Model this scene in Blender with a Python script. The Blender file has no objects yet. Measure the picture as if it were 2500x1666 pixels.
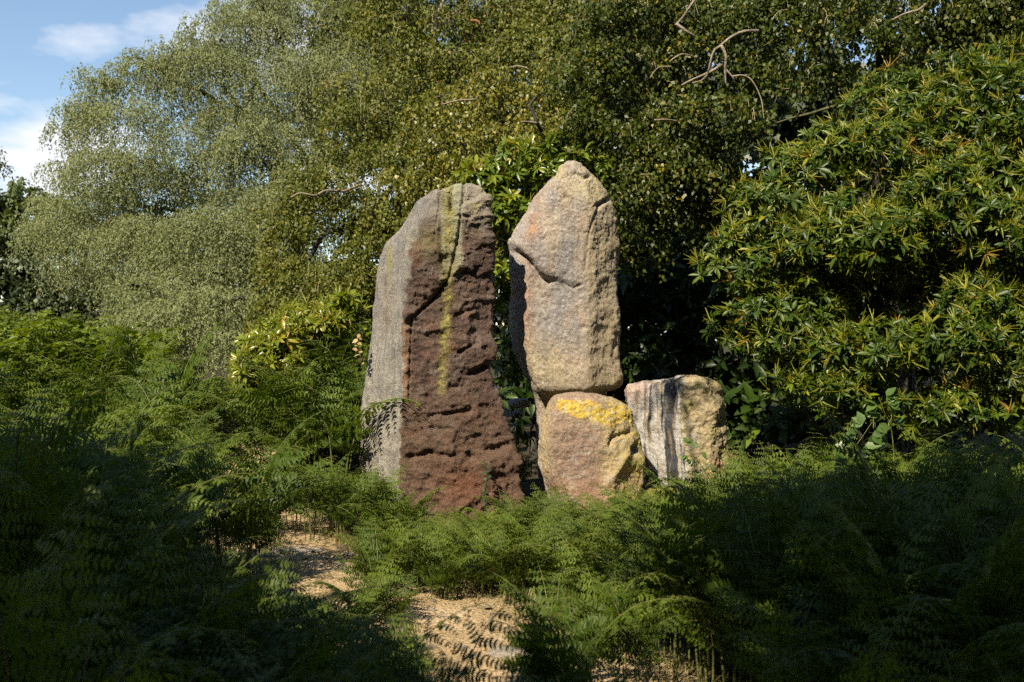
import bpy, math
import numpy as np

# ------------------------------------------------------------------ camera, sky, sun, exposure
scene = bpy.context.scene
COL = scene.collection
R = math.radians
FPX, CX, CY, EYE = 2430.6, 1250.0, 833.0, 1.70      # 35 mm lens, photo measured at 2500 x 1666

cam_data = bpy.data.cameras.new('camera')
cam_data.lens = 35.0
cam_data.sensor_width = 36.0
cam_data.clip_start = 0.05
cam_data.clip_end = 2000.0
cam_data.dof.use_dof = True
cam_data.dof.focus_distance = 9.3
cam_data.dof.aperture_fstop = 2.8
cam = bpy.data.objects.new('camera', cam_data)
COL.objects.link(cam)
cam.location = (0, 0, EYE)
cam.rotation_euler = (R(90), 0, 0)
scene.camera = cam

SUN_EL, SUN_AZ = R(45), R(30)                        # sun behind the camera, to its left
TO_SUN = np.array([-math.sin(SUN_AZ) * math.cos(SUN_EL), -math.cos(SUN_AZ) * math.cos(SUN_EL), math.sin(SUN_EL)])
sun_data = bpy.data.lights.new('sun', 'SUN')
sun_data.energy = 5.0
sun_data.angle = R(0.53)
sun_data.color = (1.0, 0.88, 0.68)
sun = bpy.data.objects.new('sun', sun_data)
COL.objects.link(sun)
from mathutils import Vector, Matrix
sun.rotation_euler = Vector(tuple(TO_SUN)).to_track_quat('Z', 'Y').to_euler()
sun.location = tuple(TO_SUN * 60)

world = bpy.data.worlds.new('World')
scene.world = world
world.use_nodes = True
wn, wl = world.node_tree.nodes, world.node_tree.links
wn.clear()
w_out = wn.new('ShaderNodeOutputWorld')
sky = wn.new('ShaderNodeTexSky')
sky.sky_type = 'NISHITA'
sky.sun_disc = False
sky.sun_elevation = SUN_EL
sky.sun_rotation = math.atan2(TO_SUN[0], TO_SUN[1])
sky.altitude = 100
sky.air_density = 1.15
sky.dust_density = 0.0
sky.ozone_density = 1.5
bg1 = wn.new('ShaderNodeBackground'); bg1.inputs[1].default_value = 0.088
bg2 = wn.new('ShaderNodeBackground'); bg2.inputs[0].default_value = (0.93, 0.95, 1.0, 1); bg2.inputs[1].default_value = 0.60
wl.new(sky.outputs[0], bg1.inputs[0])
tc = wn.new('ShaderNodeTexCoord')
sep = wn.new('ShaderNodeSeparateXYZ'); wl.new(tc.outputs['Generated'], sep.inputs[0])
def wmath(op, a, b=None):
    n = wn.new('ShaderNodeMath'); n.operation = op
    for i, v in enumerate((a, b)):
        if v is None: continue
        if isinstance(v, (int, float)): n.inputs[i].default_value = v
        else: wl.new(v, n.inputs[i])
    return n.outputs[0]
zc = wmath('ADD', wmath('MAXIMUM', sep.outputs[2], 0.0), 0.22)
cmb = wn.new('ShaderNodeCombineXYZ')
wl.new(wmath('DIVIDE', sep.outputs[0], zc), cmb.inputs[0])
wl.new(wmath('DIVIDE', sep.outputs[1], zc), cmb.inputs[1])
mp = wn.new('ShaderNodeMapping'); mp.inputs['Location'].default_value = (12.558, 14.622, 0.0)
wl.new(cmb.outputs[0], mp.inputs[0])
cn = wn.new('ShaderNodeTexNoise'); cn.inputs['Scale'].default_value = 1.5; cn.inputs['Detail'].default_value = 7; cn.inputs['Roughness'].default_value = 0.52
wl.new(mp.outputs[0], cn.inputs['Vector'])
cr = wn.new('ShaderNodeValToRGB')
cr.color_ramp.elements[0].position = 0.50; cr.color_ramp.elements[1].position = 0.59
wl.new(cn.outputs[0], cr.inputs[0])
wmix = wn.new('ShaderNodeMixShader')
band = wn.new('ShaderNodeMapRange'); band.inputs[1].default_value = 0.55; band.inputs[2].default_value = 0.32   # overhead clouds masked out to lower the ambient sky light
wl.new(sep.outputs[2], band.inputs[0])
wl.new(wmath('MULTIPLY', cr.outputs[0], wmath('MULTIPLY', band.outputs[0], 0.95)), wmix.inputs[0])
wl.new(bg1.outputs[0], wmix.inputs[1]); wl.new(bg2.outputs[0], wmix.inputs[2])
wl.new(wmix.outputs[0], w_out.inputs[0])

scene.view_settings.view_transform = 'Standard'
scene.view_settings.look = 'None'
scene.view_settings.exposure = 0.88
scene.view_settings.gamma = 1.0
scene.render.engine = 'CYCLES'
cy = scene.cycles
cy.max_bounces = 4; cy.diffuse_bounces = 2; cy.glossy_bounces = 1; cy.transmission_bounces = 3; cy.transparent_max_bounces = 4
cy.caustics_reflective = False; cy.caustics_refractive = False
cy.use_denoising = False
cy.use_adaptive_sampling = True
cy.adaptive_threshold = 0.02
cy.sample_clamp_indirect = 4.0
cy.use_light_tree = False

# ------------------------------------------------------------------ helpers
rng = np.random.default_rng(11)

def W(px, py, d):
    """photo pixel at depth d metres -> world point"""
    return np.array([(px - CX) / FPX * d, d, EYE - (py - CY) / FPX * d])

_perm = np.random.default_rng(3).permutation(256); _perm = np.concatenate([_perm, _perm, _perm])
_g = np.random.default_rng(4).normal(size=(256, 3)); _g /= np.linalg.norm(_g, axis=1)[:, None]
def perlin(p):
    p = np.asarray(p, float)
    i = np.floor(p).astype(int); f = p - i; i &= 255
    u = f * f * f * (f * (f * 6 - 15) + 10)
    def gr(dx, dy, dz):
        h = _perm[_perm[_perm[i[:, 0] + dx] + i[:, 1] + dy] + i[:, 2] + dz]
        return (_g[h] * (f - np.array([dx, dy, dz]))).sum(1)
    L = lambda a, b, t: a + (b - a) * t
    x00 = L(gr(0,0,0), gr(1,0,0), u[:,0]); x10 = L(gr(0,1,0), gr(1,1,0), u[:,0])
    x01 = L(gr(0,0,1), gr(1,0,1), u[:,0]); x11 = L(gr(0,1,1), gr(1,1,1), u[:,0])
    return L(L(x00, x10, u[:,1]), L(x01, x11, u[:,1]), u[:,2]) * 1.6
def fbm(p, octv=4, gain=0.5, lac=2.03):
    a, s, r = 1.0, 1.0, 0
    for k in range(octv):
        r = r + a * perlin(np.asarray(p) * s + 17.3 * k); a *= gain; s *= lac
    return r
def sstep(a, b, x):
    t = np.clip((x - a) / (b - a), 0, 1); return t * t * (3 - 2 * t)
def unit(v):
    return v / np.maximum(np.linalg.norm(v, axis=-1, keepdims=True), 1e-9)

def make_mesh(name, V, F, mats, attrs=None, fmat=None, smooth=False):
    """V (n,3); F list of index arrays (m,k) or a single one"""
    me = bpy.data.meshes.new(name)
    if not isinstance(F, (list, tuple)): F = [F]
    F = [np.asarray(f) for f in F if len(f)]
    V = np.asarray(V, dtype=np.float32)
    me.vertices.add(len(V)); me.vertices.foreach_set('co', V.ravel())
    loops = np.concatenate([f.ravel() for f in F]).astype(np.int32)
    tot = np.concatenate([np.full(len(f), f.shape[1]) for f in F])
    start = np.concatenate([[0], np.cumsum(tot)[:-1]]).astype(np.int32)
    me.loops.add(len(loops)); me.loops.foreach_set('vertex_index', loops)
    me.polygons.add(len(tot)); me.polygons.foreach_set('loop_start', start)
    if smooth: me.polygons.foreach_set('use_smooth', np.ones(len(tot), bool))
    if fmat is not None: me.polygons.foreach_set('material_index', np.asarray(fmat, np.int32))
    me.update(calc_edges=True)
    for m in (mats if isinstance(mats, (list, tuple)) else [mats]): me.materials.append(m)
    for k, v in (attrs or {}).items():
        v = np.asarray(v, np.float32)
        if v.ndim == 1:
            a = me.attributes.new(k, 'FLOAT', 'POINT'); a.data.foreach_set('value', v)
        else:
            a = me.attributes.new(k, 'FLOAT_COLOR', 'POINT')
            a.data.foreach_set('color', np.concatenate([v, np.ones((len(v), 1), np.float32)], 1).ravel())
    me.validate()
    return me
def obj(name, me, parent=None, loc=None, kind=None):
    o = bpy.data.objects.new(name, me); COL.objects.link(o)
    if parent is not None: o.parent = parent
    if loc is not None: o.location = tuple(loc)
    if kind: o['kind'] = kind
    return o
def tag(o, label, cat, group=None, kind=None):
    o['label'] = label; o['category'] = cat
    if group: o['group'] = group
    if kind: o['kind'] = kind
    return o
def empty(name, loc, label, cat, group=None):
    o = bpy.data.objects.new(name, None); COL.objects.link(o); o.location = tuple(loc)
    o.empty_display_size = 0.1
    return tag(o, label, cat, group)
class MB:
    """collects pieces of one mesh"""
    def __init__(s): s.V = []; s.F = {}; s.n = 0; s.A = []
    def add(s, V, F, a=None, m=0):
        V = np.asarray(V, float).reshape(-1, 3); s.V.append(V)
        for f in (F if isinstance(F, list) else [F]):
            f = np.asarray(f)
            if len(f): s.F.setdefault((f.shape[1], m), []).append(f + s.n)
        s.A.append(np.full(len(V), 0.5) if a is None else np.broadcast_to(np.asarray(a, float), (len(V),)))
        s.n += len(V)
    def mesh(s, name, mats, smooth=False, origin=(0, 0, 0)):
        F = []; fm = []
        for (k, m), fs in s.F.items():
            f = np.concatenate(fs); F.append(f); fm.append(np.full(len(f), m))
        return make_mesh(name, np.concatenate(s.V) - np.asarray(origin), F, mats, {'tint': np.concatenate(s.A)}, np.concatenate(fm), smooth)
def smooth_path(P, n):
    """Catmull-Rom through P"""
    P = np.asarray(P, float)
    Q = np.concatenate([[2 * P[0] - P[1]], P, [2 * P[-1] - P[-2]]])
    out = []
    for t in np.linspace(0, len(P) - 1 - 1e-6, n):
        i = int(t); u = t - i; a, b, c, d = Q[i:i + 4]
        out.append(0.5 * (2 * b + (c - a) * u + (2 * a - 5 * b + 4 * c - d) * u * u + (3 * b - a - 3 * c + d) * u ** 3))
    return np.array(out)
def tube(P, r, k=6):
    """tube along path P with radii r: V, F"""
    P = np.asarray(P, float); n = len(P); r = np.broadcast_to(r, (n,))
    T = unit(np.gradient(P, axis=0))
    ref = np.array([0.31, 0.2, 0.93]) if abs(T[0, 2]) < 0.9 else np.array([1.0, 0.1, 0])
    A = unit(np.cross(T, ref)); B = np.cross(T, A)
    an = np.arange(k) / k * 2 * np.pi
    V = P[:, None] + r[:, None, None] * (A[:, None] * np.cos(an)[None, :, None] + B[:, None] * np.sin(an)[None, :, None])
    i = np.arange(n - 1)[:, None] * k; j = np.arange(k)[None]; j2 = (j + 1) % k
    F = np.stack([i + j, i + j2, i + k + j2, i + k + j], -1).reshape(-1, 4)
    caps = [np.array([list(range(k - 1, -1, -1))]), np.array([[(n - 1) * k + q for q in range(k)]])]
    return V.reshape(-1, 3), [F] + caps
def frames(axis, normal):
    """columns x=side, y=axis, z=normal"""
    y = unit(axis); x = unit(np.cross(y, normal)); z = np.cross(x, y)
    return np.stack([x, y, z], -1)
def scatter(TV, TF, M, pos, sc):
    """merge copies of a template: M (n,3,3), pos (n,3), sc (n,) or (n,3)"""
    sc = np.asarray(sc, float)
    if sc.ndim == 1: sc = sc[:, None].repeat(3, 1)
    V = np.einsum('nij,nkj->nki', M, TV[None] * sc[:, None, :]) + pos[:, None]
    n, k = len(pos), len(TV)
    F = [(f[None] + (np.arange(n) * k)[:, None, None]).reshape(-1, f.shape[1]) for f in TF]
    return V.reshape(-1, 3), F
def rdir(n):
    return unit(rng.normal(size=(n, 3)))

# ------------------------------------------------------------------ materials
def nmat(name):
    m = bpy.data.materials.new(name); m.use_nodes = True
    m.node_tree.nodes.clear()
    return m, m.node_tree.nodes, m.node_tree.links
def ramp(N, cols):
    r = N.new('ShaderNodeValToRGB'); e = r.color_ramp.elements
    while len(e) < len(cols): e.new(0.5)
    for i, (p, c) in enumerate(cols): e[i].position = p; e[i].color = (*c, 1)
    return r
def leaf_mat(name, cols, trans=0.35, rough=0.45, spec=0.5, tcol=(1.25, 1.15, 0.45), objvar=0.0):
    m, N, L = nmat(name)
    out = N.new('ShaderNodeOutputMaterial')
    at = N.new('ShaderNodeAttribute'); at.attribute_name = 'tint'
    rp = ramp(N, cols)
    src = at.outputs['Fac']
    if objvar:
        oi = N.new('ShaderNodeObjectInfo')
        a = N.new('ShaderNodeMath'); a.operation = 'MULTIPLY_ADD'
        L.new(oi.outputs['Random'], a.inputs[0]); a.inputs[1].default_value = objvar
        b = N.new('ShaderNodeMath'); b.operation = 'SUBTRACT'; L.new(src, b.inputs[0]); b.inputs[1].default_value = objvar / 2
        L.new(b.outputs[0], a.inputs[2]); src = a.outputs[0]
    L.new(src, rp.inputs[0])
    p = N.new('ShaderNodeBsdfPrincipled')
    L.new(rp.outputs[0], p.inputs['Base Color'])
    p.inputs['Roughness'].default_value = rough
    p.inputs['Specular IOR Level'].default_value = spec
    t = N.new('ShaderNodeBsdfTranslucent')
    mu = N.new('ShaderNodeMix'); mu.data_type = 'RGBA'; mu.blend_type = 'MULTIPLY'; mu.inputs[0].default_value = 1
    L.new(rp.outputs[0], mu.inputs[6]); mu.inputs[7].default_value = (*tcol, 1)
    L.new(mu.outputs[2], t.inputs[0])
    mx = N.new('ShaderNodeMixShader'); mx.inputs[0].default_value = trans
    L.new(p.outputs[0], mx.inputs[1]); L.new(t.outputs[0], mx.inputs[2]); L.new(mx.outputs[0], out.inputs[0])
    return m
def bark_mat(name, c1, c2, scale=14.0, zs=0.25, rough=0.85, bump=0.5):
    m, N, L = nmat(name)
    out = N.new('ShaderNodeOutputMaterial'); p = N.new('ShaderNodeBsdfPrincipled')
    t = N.new('ShaderNodeTexCoord'); mp = N.new('ShaderNodeMapping'); mp.inputs['Scale'].default_value = (1, 1, zs)
    L.new(t.outputs['Object'], mp.inputs[0])
    n = N.new('ShaderNodeTexNoise'); n.inputs['Scale'].default_value = scale; n.inputs['Detail'].default_value = 5; n.inputs['Roughness'].default_value = 0.65
    L.new(mp.outputs[0], n.inputs['Vector'])
    rp = ramp(N, [(0.35, c1), (0.65, c2)]); L.new(n.outputs[0], rp.inputs[0])
    L.new(rp.outputs[0], p.inputs['Base Color']); p.inputs['Roughness'].default_value = rough
    b = N.new('ShaderNodeBump'); b.inputs['Strength'].default_value = bump; b.inputs['Distance'].default_value = 0.02
    L.new(n.outputs[0], b.inputs['Height']); L.new(b.outputs[0], p.inputs['Normal'])
    L.new(p.outputs[0], out.inputs[0])
    return m
def stone_mat(name, grain=1.0, bump=0.6):
    m, N, L = nmat(name)
    out = N.new('ShaderNodeOutputMaterial'); p = N.new('ShaderNodeBsdfPrincipled')
    at = N.new('ShaderNodeAttribute'); at.attribute_name = 'col'
    t = N.new('ShaderNodeTexCoord')
    n1 = N.new('ShaderNodeTexNoise'); n1.inputs['Scale'].default_value = 38; n1.inputs['Detail'].default_value = 8; n1.inputs['Roughness'].default_value = 0.8
    n2 = N.new('ShaderNodeTexNoise'); n2.inputs['Scale'].default_value = 150; n2.inputs['Detail'].default_value = 2
    L.new(t.outputs['Object'], n1.inputs['Vector']); L.new(t.outputs['Object'], n2.inputs['Vector'])
    r1 = ramp(N, [(0.30, (0.48, 0.46, 0.44)), (0.5, (1.0, 1.0, 1.0)), (0.72, (1.38, 1.38, 1.38))])
    L.new(n1.outputs[0], r1.inputs[0])
    mu = N.new('ShaderNodeMix'); mu.data_type = 'RGBA'; mu.blend_type = 'MULTIPLY'; mu.inputs[0].default_value = grain
    L.new(at.outputs['Color'], mu.inputs[6]); L.new(r1.outputs[0], mu.inputs[7])
    r2 = ramp(N, [(0.60, (0, 0, 0)), (0.72, (1, 1, 1))]); L.new(n2.outputs[0], r2.inputs[0])
    sc = N.new('ShaderNodeMath'); sc.operation = 'MULTIPLY'; sc.inputs[1].default_value = 0.30 * grain; L.new(r2.outputs[0], sc.inputs[0])
    mx = N.new('ShaderNodeMix'); mx.data_type = 'RGBA'
    L.new(sc.outputs[0], mx.inputs[0]); L.new(mu.outputs[2], mx.inputs[6]); mx.inputs[7].default_value = (0.62, 0.58, 0.52, 1)
    L.new(mx.outputs[2], p.inputs['Base Color'])
    p.inputs['Roughness'].default_value = 0.9; p.inputs['Specular IOR Level'].default_value = 0.25
    b1 = N.new('ShaderNodeBump'); b1.inputs['Strength'].default_value = bump; b1.inputs['Distance'].default_value = 0.045
    L.new(n1.outputs[0], b1.inputs['Height'])
    b2 = N.new('ShaderNodeBump'); b2.inputs['Strength'].default_value = bump * 0.6; b2.inputs['Distance'].default_value = 0.006
    L.new(n2.outputs[0], b2.inputs['Height']); L.new(b1.outputs[0], b2.inputs['Normal'])
    L.new(b2.outputs[0], p.inputs['Normal']); L.new(p.outputs[0], out.inputs[0])
    return m
def ground_mat(name, cols, scale=3.0, bump=0.8, worn=None):
    m, N, L = nmat(name)
    out = N.new('ShaderNodeOutputMaterial'); p = N.new('ShaderNodeBsdfPrincipled')
    t = N.new('ShaderNodeTexCoord')
    n1 = N.new('ShaderNodeTexNoise'); n1.inputs['Scale'].default_value = scale; n1.inputs['Detail'].default_value = 10; n1.inputs['Roughness'].default_value = 0.68
    L.new(t.outputs['Object'], n1.inputs['Vector'])
    n2 = N.new('ShaderNodeTexNoise'); n2.inputs['Scale'].default_value = scale * 22; n2.inputs['Detail'].default_value = 5
    L.new(t.outputs['Object'], n2.inputs['Vector'])
    rp = ramp(N, cols); L.new(n1.outputs[0], rp.inputs[0])
    r2 = ramp(N, [(0.3, (0.55, 0.55, 0.55)), (0.7, (1.3, 1.3, 1.3))]); L.new(n2.outputs[0], r2.inputs[0])
    mu = N.new('ShaderNodeMix'); mu.data_type = 'RGBA'; mu.blend_type = 'MULTIPLY'; mu.inputs[0].default_value = 1
    src = rp.outputs[0]
    if worn is not None:
        at = N.new('ShaderNodeAttribute'); at.attribute_name = 'worn'
        ad = N.new('ShaderNodeMath'); ad.operation = 'ADD'; L.new(at.outputs['Fac'], ad.inputs[0]); L.new(n1.outputs[0], ad.inputs[1])
        rw = ramp(N, [(0.85, (0, 0, 0)), (1.05, (1, 1, 1))]); L.new(ad.outputs[0], rw.inputs[0])
        mw = N.new('ShaderNodeMix'); mw.data_type = 'RGBA'; L.new(rw.outputs[0], mw.inputs[0]); L.new(src, mw.inputs[6]); mw.inputs[7].default_value = (*worn, 1)
        src = mw.outputs[2]
    L.new(src, mu.inputs[6]); L.new(r2.outputs[0], mu.inputs[7])
    L.new(mu.outputs[2], p.inputs['Base Color']); p.inputs['Roughness'].default_value = 0.95
    p.inputs['Specular IOR Level'].default_value = 0.2
    b = N.new('ShaderNodeBump'); b.inputs['Strength'].default_value = bump; b.inputs['Distance'].default_value = 0.03
    L.new(n2.outputs[0], b.inputs['Height']); L.new(b.outputs[0], p.inputs['Normal']); L.new(p.outputs[0], out.inputs[0])
    return m

M = {}
M['birch_haze'] = leaf_mat('birch_leaf_hazed', [(0, (0.16, 0.185, 0.08)), (0.5, (0.235, 0.262, 0.122)), (0.85, (0.29, 0.31, 0.16)), (1, (0.33, 0.33, 0.18))], 0.42, 0.6, 0.2, (1.15, 1.15, 0.65))  # leaf colour paled to stand in for haze
M['birch_olive'] = leaf_mat('birch_leaf_olive', [(0, (0.05, 0.068, 0.010)), (0.5, (0.12, 0.142, 0.022)), (0.85, (0.20, 0.20, 0.032)), (1, (0.27, 0.22, 0.04))], 0.36, 0.5, 0.3)
M['birch_gold'] = leaf_mat('birch_leaf_yellow_green', [(0, (0.055, 0.075, 0.012)), (0.5, (0.14, 0.155, 0.02)), (0.85, (0.25, 0.23, 0.03)), (1, (0.36, 0.26, 0.04))], 0.38, 0.42)
M['birch_green'] = leaf_mat('birch_leaf_green', [(0, (0.025, 0.044, 0.006)), (0.5, (0.056, 0.082, 0.010)), (0.85, (0.115, 0.132, 0.017)), (1, (0.27, 0.21, 0.03))], 0.36, 0.45, 0.35)
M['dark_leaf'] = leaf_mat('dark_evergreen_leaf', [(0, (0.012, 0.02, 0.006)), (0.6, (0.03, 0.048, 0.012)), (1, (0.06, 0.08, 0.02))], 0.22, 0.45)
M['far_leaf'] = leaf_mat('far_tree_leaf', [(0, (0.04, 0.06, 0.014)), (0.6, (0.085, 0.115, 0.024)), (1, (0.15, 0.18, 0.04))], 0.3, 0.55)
M['pine_needle'] = leaf_mat('pine_needle', [(0, (0.05, 0.08, 0.04)), (1, (0.10, 0.13, 0.06))], 0.2, 0.5)
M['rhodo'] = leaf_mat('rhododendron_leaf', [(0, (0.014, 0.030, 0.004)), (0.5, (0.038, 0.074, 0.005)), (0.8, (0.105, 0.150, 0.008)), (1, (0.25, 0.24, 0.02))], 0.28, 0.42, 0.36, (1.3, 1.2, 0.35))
M['rhodo_lit'] = leaf_mat('rhododendron_leaf_sunlit', [(0, (0.04, 0.075, 0.006)), (0.5, (0.10, 0.155, 0.010)), (0.85, (0.21, 0.24, 0.015)), (1, (0.34, 0.27, 0.025))], 0.30, 0.33, 0.55, (1.3, 1.2, 0.35))  # lighter copy of the rhododendron leaf, sunlight put into its colour
M['seed'] = leaf_mat('seed_head', [(0, (0.15, 0.19, 0.012)), (0.75, (0.28, 0.27, 0.025)), (1, (0.36, 0.21, 0.03))], 0.25, 0.5)
M['fern'] = leaf_mat('bracken_leaf', [(0, (0.026, 0.052, 0.005)), (0.5, (0.066, 0.115, 0.008)), (0.85, (0.13, 0.185, 0.010)), (1, (0.19, 0.22, 0.012))], 0.36, 0.50, 0.28, (1.25, 1.2, 0.4), 0.5)
M['fern_stalk'] = bark_mat('bracken_stalk', (0.06, 0.08, 0.015), (0.14, 0.14, 0.03), 20)
M['bramble'] = leaf_mat('bramble_leaf', [(0, (0.05, 0.10, 0.02)), (1, (0.10, 0.17, 0.035))], 0.35, 0.4)
M['ivy'] = leaf_mat('ivy_leaf', [(0, (0.012, 0.03, 0.008)), (1, (0.03, 0.06, 0.014))], 0.15, 0.55, 0.2)
M['dead'] = leaf_mat('withered_leaf', [(0, (0.30, 0.20, 0.09)), (1, (0.50, 0.38, 0.20))], 0.3, 0.7, 0.2, (1, 0.9, 0.7))
M['grass'] = leaf_mat('dry_grass', [(0, (0.07, 0.10, 0.02)), (0.45, (0.20, 0.19, 0.06)), (1, (0.48, 0.38, 0.18))], 0.3, 0.6, 0.3, (1, 1, 0.6))
M['bark_dark'] = bark_mat('dark_bark', (0.018, 0.015, 0.011), (0.06, 0.05, 0.036))
M['bark_birch'] = bark_mat('birch_bark', (0.07, 0.055, 0.038), (0.29, 0.24, 0.17), 10, 3.0)
M['bark_twig'] = bark_mat('pale_twig_bark', (0.12, 0.09, 0.055), (0.32, 0.26, 0.17), 20)
M['bark_moss'] = bark_mat('mossy_bark', (0.03, 0.028, 0.012), (0.12, 0.11, 0.04), 12)
M['bark_pine'] = bark_mat('orange_pine_bark', (0.16, 0.06, 0.022), (0.38, 0.17, 0.06), 16)
M['stone'] = stone_mat('weathered_gritstone', 1.0, 0.6)
M['stone_rough'] = stone_mat('rough_gritstone', 0.9, 0.9)
M['ground'] = ground_mat('woodland_soil', [(0.3, (0.025, 0.020, 0.012)), (0.55, (0.06, 0.048, 0.025)), (0.75, (0.08, 0.075, 0.03))], worn=(0.36, 0.27, 0.15))
M['path'] = ground_mat('trodden_path', [(0.28, (0.20, 0.16, 0.08)), (0.45, (0.40, 0.29, 0.16)), (0.6, (0.47, 0.35, 0.21)), (0.78, (0.36, 0.31, 0.26))], 2.2, 0.9)

# ------------------------------------------------------------------ ground and path
def terr(x, y):
    x = np.asarray(x, float); y = np.asarray(y, float)
    p = np.stack([x * 0.35, y * 0.35, np.zeros_like(x)], -1).reshape(-1, 3)
    n = fbm(p, 3).reshape(x.shape) * 0.07
    bank = 0.75 * sstep(9.2, 13.0, y) * sstep(-0.6, -3.4, x)
    back = 0.5 * sstep(11, 18, y) * sstep(0.0, 4.0, x)
    far = 1.2 * sstep(25, 80, np.hypot(x, y))
    flat = 1 - 0.8 * np.exp(-((x - 0.3) / 2.5) ** 2 - ((y - 9) / 3.0) ** 2)
    mound = 0.75 * np.exp(-((x + 2.1) / 1.1) ** 2 - ((y - 11.5) / 1.2) ** 2)
    return n * flat + bank + back + far + mound
def axis_coords(lo, hi, step, ends):
    a = np.arange(lo, hi, step)
    e = np.geomspace(step, ends, 26)
    return np.concatenate([lo - np.cumsum(e)[::-1], a, a[-1] + np.cumsum(e)])
gx, gy = axis_coords(-9, 9, 0.2, 90), axis_coords(-5, 20, 0.2, 90)
GX, GY = np.meshgrid(gx, gy)
V = np.stack([GX, GY, terr(GX, GY)], -1).reshape(-1, 3)
nx, ny = len(gx), len(gy)
i = (np.arange(ny - 1)[:, None] * nx + np.arange(nx - 1)[None]).ravel()

g_V = V
PATH = smooth_path([(0.75, 2.2, 0), (0.4, 4.0, 0), (0.12, 5.2, 0), (-0.5, 6.0, 0), (-1.2, 6.9, 0), (-1.8, 7.95, 0), (-2.25, 8.8, 0), (-3.0, 10.2, 0)], 90)
def path_dist(x, y):
    return np.sqrt(((np.stack([x, y], -1)[:, None] - PATH[None, :, :2]) ** 2).sum(-1)).min(1)
worn = np.exp(-np.maximum(0, path_dist(g_V[:, 0], g_V[:, 1]) - 0.35) / 0.45)
g = obj('ground', make_mesh('ground', g_V, np.stack([i, i + 1, i + nx + 1, i + nx], -1), M['ground'], {'worn': worn}, smooth=True), kind='structure')
g['label'] = 'dark woodland soil under the bracken'
T = unit(np.gradient(PATH, axis=0)); S = np.stack([T[:, 1], -T[:, 0], 0 * T[:, 0]], -1)
k = np.linspace(-1, 1, 15)
hw = 0.50 + 0.09 * np.sin(np.linspace(0, 9, 90)) + 0.06 * np.sin(np.linspace(0, 31, 90))
P = PATH[:, None] + S[:, None] * (k[None, :, None] * hw[:, None, None])
P[..., 2] = terr(P[..., 0], P[..., 1]) + 0.012 - 0.022 * np.abs(k)[None] ** 4
i = (np.arange(89)[:, None] * 15 + np.arange(14)[None]).ravel()
pth = obj('path', make_mesh('path', P.reshape(-1, 3), np.stack([i, i + 1, i + 16, i + 15], -1), M['path'], smooth=True), kind='structure')
pth['label'] = 'trodden sandy path with dry grass between the ferns'

# ------------------------------------------------------------------ the standing stones
def poly_sd(px, py, poly):
    """signed distance in pixels, positive inside"""
    poly = np.asarray(poly, float); n = len(poly)
    d = np.full(px.shape, 1e9); ins = np.zeros(px.shape, bool)
    for a in range(n):
        x0, y0 = poly[a]; x1, y1 = poly[(a + 1) % n]
        ex, ey = x1 - x0, y1 - y0
        t = np.clip(((px - x0) * ex + (py - y0) * ey) / (ex * ex + ey * ey + 1e-9), 0, 1)
        d = np.minimum(d, np.hypot(px - x0 - t * ex, py - y0 - t * ey))
        c = ((y0 > py) != (y1 > py)) & (px < (x1 - x0) * (py - y0) / (y1 - y0 + 1e-12) + x0)
        ins ^= c
    return np.where(ins, d, -d)
def line_d(px, py, pts):
    d = np.full(px.shape, 1e9); pts = np.asarray(pts, float)
    for a in range(len(pts) - 1):
        x0, y0 = pts[a]; ex, ey = pts[a + 1] - pts[a]
        t = np.clip(((px - x0) * ex + (py - y0) * ey) / (ex * ex + ey * ey + 1e-9), 0, 1)
        d = np.minimum(d, np.hypot(px - x0 - t * ex, py - y0 - t * ey))
    return d
def cmix(c, col, m):
    return c + (np.asarray(col) - c) * np.clip(m, 0, 1)[:, None]
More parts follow.
